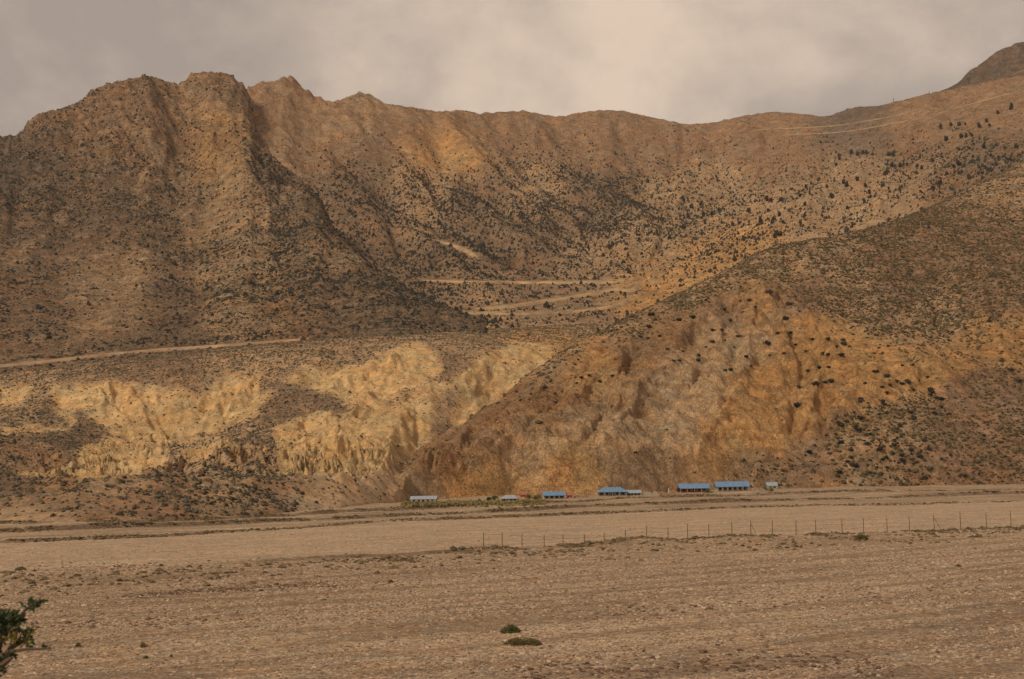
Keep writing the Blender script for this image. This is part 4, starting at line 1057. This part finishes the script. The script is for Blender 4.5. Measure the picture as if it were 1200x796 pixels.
# village greenery: (x, y of base, width px, height px, material)
GREEN = [(573,587,6,5,'leaf_d','dark green bush left of the small grey house'), (580,588,9,7,'leaf','green bush touching the left side of the small grey house'), (584,590,5,3,'leaf_y','yellowish bush in front of the small grey house'),
 (620,586,8,6,'leaf','green tree right of the red roofed hut'), (627,586,6,5,'leaf_b','brownish bush left of the small blue roofed house'), (632,586,7,6,'leaf_y','yellow green tree at the left end of the first blue roofed house'),
 (660,577,6,9,'leaf_y','tall yellow tree behind the first blue roofed house'), (795,578,4,6,'leaf_d','dark bush left of the long blue roofed lodge'), (830,578,9,5,'leaf','green bush between the two long blue roofed lodges'),
 (897,575,7,4,'leaf_b','brown bush left of the grey blue hut'), (903,576,7,5,'leaf_y','yellow green bush in front of the grey blue hut'), (612,590,8,3,'leaf_y','low yellow bush below the red roofed hut'),
 (1005,569,9,6,'leaf_d','dark green bush at the hill foot right of the village'), (1035,568,10,6,'leaf_d','second dark green bush at the hill foot, further right'), (1060,567,8,5,'leaf_b','brownish bush at the hill foot below the right spur'),
 (990,568,7,4,'leaf','small green bush at the hill foot, nearest the village'),(490,592,9,3,'leaf_b','low brown bush in front of the long grey shed'),(476,592,6,2.6,'leaf_b','low brown bush left of the long grey shed')]
for k, (x, y, w, hh, m, lab) in enumerate(GREEN):
    h = gz(x, y) or (hit_any(x, y) or [None])[0]
    if h is None: continue
    s_ = h.y / FPX
    tr = hh * s_ * .3 if hh > 5 else 0
    leafy('village_tree' if hh > 5 else 'village_bush', h, w / 2 * s_, w / 2 * s_, (hh * s_ - tr), 260, .45, M[m], lab, 'tree' if hh > 5 else 'bush', seed=60 + k, trunk=tr)
# strip of yellowing crops before the village
r = np.random.default_rng(77)
x = r.uniform(470, 640, 2600); y = 591.5 - (x - 500) * .012 + r.normal(0, 1.4, 2600)
P = np.array([tuple(gz(a, b)) for a, b in zip(x[:1500], y[:1500]) if gz(a, b)])
M['crop'] = plain('crop_leaf', (.145, .115, .045), .35, 2.0, rnd=.5)
scatter_object('crop_strip', P, sizes(P, .38, .3, 15), M['crop'], 'strip of yellowing crops in front of the village', aspect=(1, 1, 1.1), seed=15, sub=1, cat='crops')

# ------------------------------------------------------------------ village houses
M['blue'] = plain('blue_sheet_roof', (.13, .235, .38), .22, 1.2, rough=.45)
M['blue2'] = plain('pale_blue_sheet', (.26, .34, .41), .12, 1.2, rough=.5)
M['greyroof'] = plain('grey_sheet_roof', (.30, .34, .39), .15, 1.2, rough=.5)
M['redroof'] = plain('red_roof', (.36, .13, .075), .15, 1.2, rough=.6)
M['wall'] = plain('stone_wall', (.33, .26, .20), .3, 2.5, bump=.05)
M['mud'] = plain('mud_wall', (.36, .23, .14), .25, 2.5, bump=.05)
M['white'] = plain('whitewash', (.40, .34, .27), .15, 1.5)
M['redwall'] = plain('red_painted_wall', (.40, .12, .075), .2, 1.5)
M['dark'] = plain('dark_opening', (.018, .016, .016), .2, 1.5, rough=.4)
M['wood'] = plain('weathered_wood', (.17, .115, .075), .3, 8)
def house(x0, x1, yb, yt, roof, wall, label, nwin=3, porch=True, hip=False, depth=None, posts=5):
    p = gz((x0 + x1) / 2, yb); s_ = p.y / FPX
    W, H = (x1 - x0) * s_, (yb - yt) * s_
    D = depth or max(4.5, W * .5)
    root = empty('village_house', (p.x, p.y, p.z), R(random.uniform(-4, 4)))
    wh = H * .52; pw = 1.6 if porch else 0
    w_, rf = MB(), MB()
    # walls with real openings: front wall pieces between door and windows
    t_, oh = .3, wh * .78
    n = nwin + 1; seg = (W * .92) / (2 * n + 1); y0 = pw
    for k in range(2 * n + 1):
        cx = -W * .46 + seg * (k + .5)
        if k % 2 == 0: w_.box((cx, y0 + t_ / 2, wh / 2 - .3), (seg, t_, wh + .6))
        else: w_.box((cx, y0 + t_ / 2, (wh + oh) / 2), (seg, t_, wh - oh))
    for k in range(2 * n + 1):
        if k % 2 and k != n: w_.box((-W * .46 + seg * (k + .5), y0 + t_ / 2, wh * .15 - .3), (seg, t_, wh * .3 + .6))
    w_.box((-W * .46 + t_ / 2, y0 + t_ + (D - pw) / 2, wh / 2 - .3), (t_, D - pw - .01, wh + .6)); w_.box((W * .46 - t_ / 2, y0 + t_ + (D - pw) / 2, wh / 2 - .3), (t_, D - pw - .01, wh + .6))
    w_.box((0, D + t_ * 1.5, wh / 2 - .3), (W * .92, t_, wh + .6))
    w_.build('wall', M[wall], root)
    for k in range(1, 2 * n + 1, 2):
        cx = -W * .46 + seg * (k + .5); ob = MB()
        if k == n or (n % 2 == 0 and k == n + 1): ob.box((cx, y0 + t_ * .8, oh / 2), (seg * .99, .06, oh)); ob.build('door', M['dark'], root)
        else: ob.box((cx, y0 + t_ * .8, (wh * .3 + oh) / 2), (seg * .99, .06, oh - wh * .3)); ob.build('window', M['dark'], root)
    o_ = .45; a, y_0, y_1 = W / 2, -.15, D + t_ * 2 + o_; ym = (y_0 + y_1) / 2; e_ = wh * .93; hx = W * .22 if hip else .0; th = .12
    V = [(-a, y_0, e_), (a, y_0, e_), (a, y_1, e_), (-a, y_1, e_), (-a + hx, ym, H), (a - hx, ym, H)]
    V += [(q[0], q[1], q[2] - th) for q in V]
    rf.add(V, [(0, 1, 5, 4), (2, 3, 4, 5), (1, 2, 5), (3, 0, 4), (7, 6, 10, 11), (9, 8, 11, 10), (8, 7, 11), (6, 9, 10), (0, 6, 7, 1), (2, 8, 9, 3), (1, 7, 8, 2), (3, 9, 6, 0)])
    ro = rf.build('roof', M[roof], root)
    sm_ = MB()
    nseam = max(4, int(W / 1.2))
    for k in range(nseam + 1):
        xx = -a + .08 + (2 * a - .16) * k / nseam; f = 1.0 if not hip else min(1.0, (a - abs(xx)) / hx)
        if f < .1: continue
        sm_.tube([(xx, y_0, e_ + .03), (xx, y_0 + (ym - y_0) * f * .98, e_ + (H - e_) * f * .98 + .03)], .035, 4)
    sm_.build('seam', M[roof], ro)
    if porch:
        for k in range(posts):
            q = MB(); q.box((-W * .45 + W * .9 * k / (posts - 1), .15, e_ / 2 - .3), (.18, .18, e_ + .5)); q.build('post', M['white'] if wall != 'mud' else M['wood'], root)
    b = MB(); b.box((0, D / 2 + .2, -.22), (W * .98, D + .7, .62)); b.build('plinth', M['wall'], root)
    tag(root, label, 'house', 'houses of the village')
    return root
house(480, 512, 588.5, 581.5, 'greyroof', 'wall', 'long low shed with pale blue grey roof, leftmost in the village', 4, False, False, 5, 5)
house(587, 607, 588, 580.5, 'greyroof', 'wall', 'small grey house half hidden in green bushes', 2, True, True)
house(609.5, 617, 583.5, 576.5, 'redroof', 'redwall', 'tiny hut with red roof right of the grey house', 1, False)
house(636, 663, 585, 576.3, 'blue', 'white', 'white walled house with blue roof beside a yellow green tree', 3, True)
house(664, 671.5, 584, 577, 'redroof', 'redwall', 'small red annex against the right end of the white walled blue roofed house', 1, False, False, 4)
house(699, 736, 581.5, 571.5, 'blue', 'white', 'blue roofed lodge with hipped roof and white veranda posts', 4, True, True)
house(734, 752, 581, 574.5, 'blue2', 'wall', 'low pale blue roofed wing right of the hipped lodge', 3, True)
house(796, 832, 577.5, 567, 'blue', 'redwall', 'long blue roofed lodge with brown red wall, second from the right', 4, True)
house(839, 879, 576, 564.5, 'blue', 'white', 'longest bright blue roofed lodge, right of the green bush', 5, True, False, None, 7)
house(899, 912, 573.5, 565.5, 'blue2', 'wall', 'small grey blue hut at the right end of the village', 1, False)
# stone walls of the yard, laid stone by stone in short courses
def stone_wall(x0, x1, yb, hh, label, mat, seed):
    r = random.Random(seed); a, b = gz(x0, yb), gz(x1, yb)
    c = (a + b) / 2; root = empty('yard_wall', c); n = max(3, int((b - a).length / 1.1)); me = None
    m = MB(); m.box((0, 0, 0), (1.05, .55, .5)); 
    for i, v in enumerate(m.v): m.v[i] = (v[0] + r.uniform(-.06, .06), v[1] + r.uniform(-.05, .05), v[2] + r.uniform(-.04, .04))
    me = m.data('stone_block', mat)
    for k in range(n):
        p = a + (b - a) * ((k + .5) / n) - c
        top = int(max(1, hh * (a.y / FPX) / .5 * r.uniform(.6, 1.15)))
        for j in range(top):
            o = bpy.data.objects.new('stone_block', me); COL.objects.link(o); o.parent = root
            o.location = (p.x + r.uniform(-.1, .1), p.y + r.uniform(-.08, .08), p.z + .15 + j * .5); o.rotation_euler = (0, 0, r.uniform(-.12, .12)); o.scale = (r.uniform(.8, 1.05), 1, 1)
    tag(root, label, 'wall')
stone_wall(673, 690, 583, 4.0, 'low pale stone wall between the red annex and the hipped lodge', M['mud'], 1)
stone_wall(753, 770, 580.5, 4.5, 'pale broken stone wall right of the hipped lodge', M['white'], 2)
stone_wall(772, 794, 580, 5.0, 'ruined pale stone wall just left of the brown red lodge', M['mud'], 3)
stone_wall(881, 897, 576, 4.0, 'low brown stone wall right of the longest lodge', M['wall'], 4)
stone_wall(620, 634, 587, 2.0, 'short low wall left of the white walled blue roofed house', M['mud'], 5)
def pole(x, y, h_px, label, rad=.09, mat='wood', flag=None):
    p = (hit_any(x, y) or [None])[0]
    if p is None: return
    s_ = p.y / FPX; root = empty('wooden_pole', p); m = MB(); m.tube([(0, 0, -1), (0, 0, h_px * s_)], rad, 6); m.build('mast', M[mat], root)
    if flag:
        f = MB(); f.box((.22, 0, h_px * s_ * .6), (.45, .03, h_px * s_ * .7)); f.build('banner', M[flag], root)
    tag(root, label, 'pole')
M['banner'] = plain('orange_banner', (.50, .20, .05), .1, 2)
M['pale_banner'] = plain('pale_banner', (.62, .56, .46), .1, 2)
pole(692, 582, 6, 'pole with orange banner between the low wall and the hipped lodge', flag='banner')
pole(701, 570, 6, 'pole with pale banner behind the hipped lodge', flag='pale_banner')
pole(783, 580, 8, 'pole with pale banner beside the ruined wall', flag='pale_banner')
pole(790, 579, 8, 'pole with orange banner just left of the brown red lodge', flag='banner')
pole(765, 580, 7, 'thin bare pole beside the broken pale wall')
pole(1047, 121, 6, 'tiny dark pole on the right skyline beside the upper road', rad=.5)
pole(1089, 111, 4, 'shorter dark pole on the skyline further up to the right', rad=.5)

# ------------------------------------------------------------------ wire fence along the berm
POSTS = [(566,632,8),(588,633,9),(611,635,9),(637,636,9),(659,636,10),(684,635,9),(707,635,11),(732,633,12),(757,632,16),(782,631,13),(805,630,16),(830,629,15),(857,627,15),(879,625,15),(904.5,624,14),(932,624,14),(955,623,14),(986,623,15),(1011,622,15),(1039,621,14),(1065,619,14),(1094,618,15),(1125,618,18),(1155,616,15),(1184,615,16),(1212,614,16),(1242,612,16)]
fr = None; tops = []
M['post'] = plain('fence_post', (.10, .075, .055), .3, 10)
for k, (x, y, hp) in enumerate(POSTS):
    u = img2us(float(x), 600.0)[0]
    Y = float(np.interp(u, *S_BERM)) + 3.0; X = u * Y
    z = float(ground_z(np.array([X]), np.array([Y]))[0])
    if fr is None:
        fr = empty('wire_fence', (X, Y, z)); o0 = Vector((X, Y, z))
    _, q = img2us(float(x), float(y - hp))
    H = max(1.2, CAMH + q * Y - z)
    lean = (random.uniform(-.06, .06), random.uniform(-.05, .05))
    b = Vector((X, Y, z)) - o0
    m = MB(); m.tube([b + Vector((0, 0, -.4)), b + Vector((lean[0] * .5, lean[1] * .5, H * .5)), b + Vector((lean[0], lean[1], H))], [.062, .055, .045], 7)
    if x in (1094, 879): m.tube([b + Vector((.05, 0, H * .8)), b + Vector((.95 if x == 879 else 1.1, -.2, -.1))], .035, 6)
    m.build('post', M['post'], fr); tops.append((b, H))
for f in (.35, .62, .9):
    w_ = MB()
    for (b0, h0), (b1, h1) in zip(tops[:-1], tops[1:]):
        a0, a1 = b0 + Vector((0, -.05, h0 * f)), b1 + Vector((0, -.05, h1 * f)); mid = (a0 + a1) / 2 - Vector((0, 0, .06))
        w_.tube([a0, mid, a1], .010, 4)
    w_.build('wire', M['post'], fr)
tag(fr, 'long wire fence of thin wooden posts crossing the river bed on the right', 'fence')

# ------------------------------------------------------------------ leafy bush close to the camera, bottom left
def at(x, y, Y):
    u, q = img2us(float(x), float(y)); return Vector((u * Y, Y, CAMH + q * Y))
bx, by = -2.45, 6.0
bz = float(ground_z(np.array([bx]), np.array([by]))[0])
fb = empty('leafy_bush', (bx, by, bz)); O = Vector((bx, by, bz))
BR = [[(-30,900,6.0),(-14,800,5.95),(0,752,5.9),(14,733,5.88),(27,718,5.86),(36,709,5.85),(46,704,5.84)],
      [(-20,840,6.0),(-4,785,5.9),(8,764,5.85),(30,761,5.8),(60,760,5.78)], [(-14,800,5.95),(2,748,6.0),(18,737,6.05),(34,742,6.1)],
      [(-10,790,5.95),(-4,745,6.1),(4,724,6.15),(12,714,6.2)], [(-4,785,5.9),(8,775,5.75),(14,771,5.7)], [(-4,785,5.9),(14,758,5.95),(30,750,6.0),(38,746,6.0)]]
r = random.Random(9)
fol, yl = MB(), MB()
root_pts = [Vector((0, 0, -.2)), Vector((.02, 0, .5)), at(-30, 900, 6.0) - O]
for k, b in enumerate(BR):
    pts = [at(*q) - O for q in b]
    m = MB(); full = root_pts + pts if b[0][1] == 900 else ([root_pts[1]] + pts if b[0][1] == 840 else pts)
    m.tube(full, [max(.004, .018 * (1 - i / len(full))) for i in range(len(full))], 6)
    m.build('branch', M['bark'], fb)
CLUST = [(38,708,.8,26,5,3),(46,706,.85,20,5,2.6),(33,713,.8,14,4,3),(4,722,.9,70,7,7),(12,728,.9,80,8,7),(18,722,.9,40,5,5),(0,738,.9,90,9,8),(22,730,.9,40,5,6),(-8,730,.9,90,9,12),
         (26,742,.9,26,7,5),(33,746,.9,20,6,5),(20,750,.9,18,6,4),(36,750,.9,10,4,3),(30,756,.9,9,5,3),(4,772,.9,36,7,5),(12,768,.9,14,4,4),(-8,770,.9,80,8,10),(52,760,.9,5,6,1.5),(0,785,.9,40,8,6),(-12,752,1,80,9,8)]
for x, y, t_, n, sx, sy in CLUST:
    for i in range(n):
        p = at(x + r.gauss(0, sx * .55), y + r.gauss(0, sy * .55), 5.9 + r.gauss(0, .06)) - O
        pale = (y in (746, 750, 756) and r.random() < .5)
        (yl if pale else fol).leaf(p, .026 * r.uniform(.7, 1.3), .013, r)
for i in range(9): yl.leaf(at(12 + r.gauss(0, 2), 748 + r.gauss(0, 2), 5.8) - O, .03, .016, r)
fol.build('foliage', M['leaf_d'], fb); yl.build('pale_leaves', M['leaf_y'], fb)
tag(fb, 'dark leafy bush poking in close at the left bottom edge', 'bush')


# ------------------------------------------------------------------ dusty air of the valley
hz = MB(); hz.box((0, 9000, 545), (36000, 24000, 1110))
HM = bpy.data.materials.new('dusty_air'); HM.use_nodes = True; t = HM.node_tree; t.nodes.clear()
pv = N(t, 'ShaderNodeVolumePrincipled'); pv.inputs['Color'].default_value = (.95, .90, .84, 1); pv.inputs['Density'].default_value = .00003; pv.inputs['Anisotropy'].default_value = .2
om = N(t, 'ShaderNodeOutputMaterial'); L(t, pv.outputs[0], om.inputs['Volume'])
tag(hz.build('haze', HM), kind='stuff')
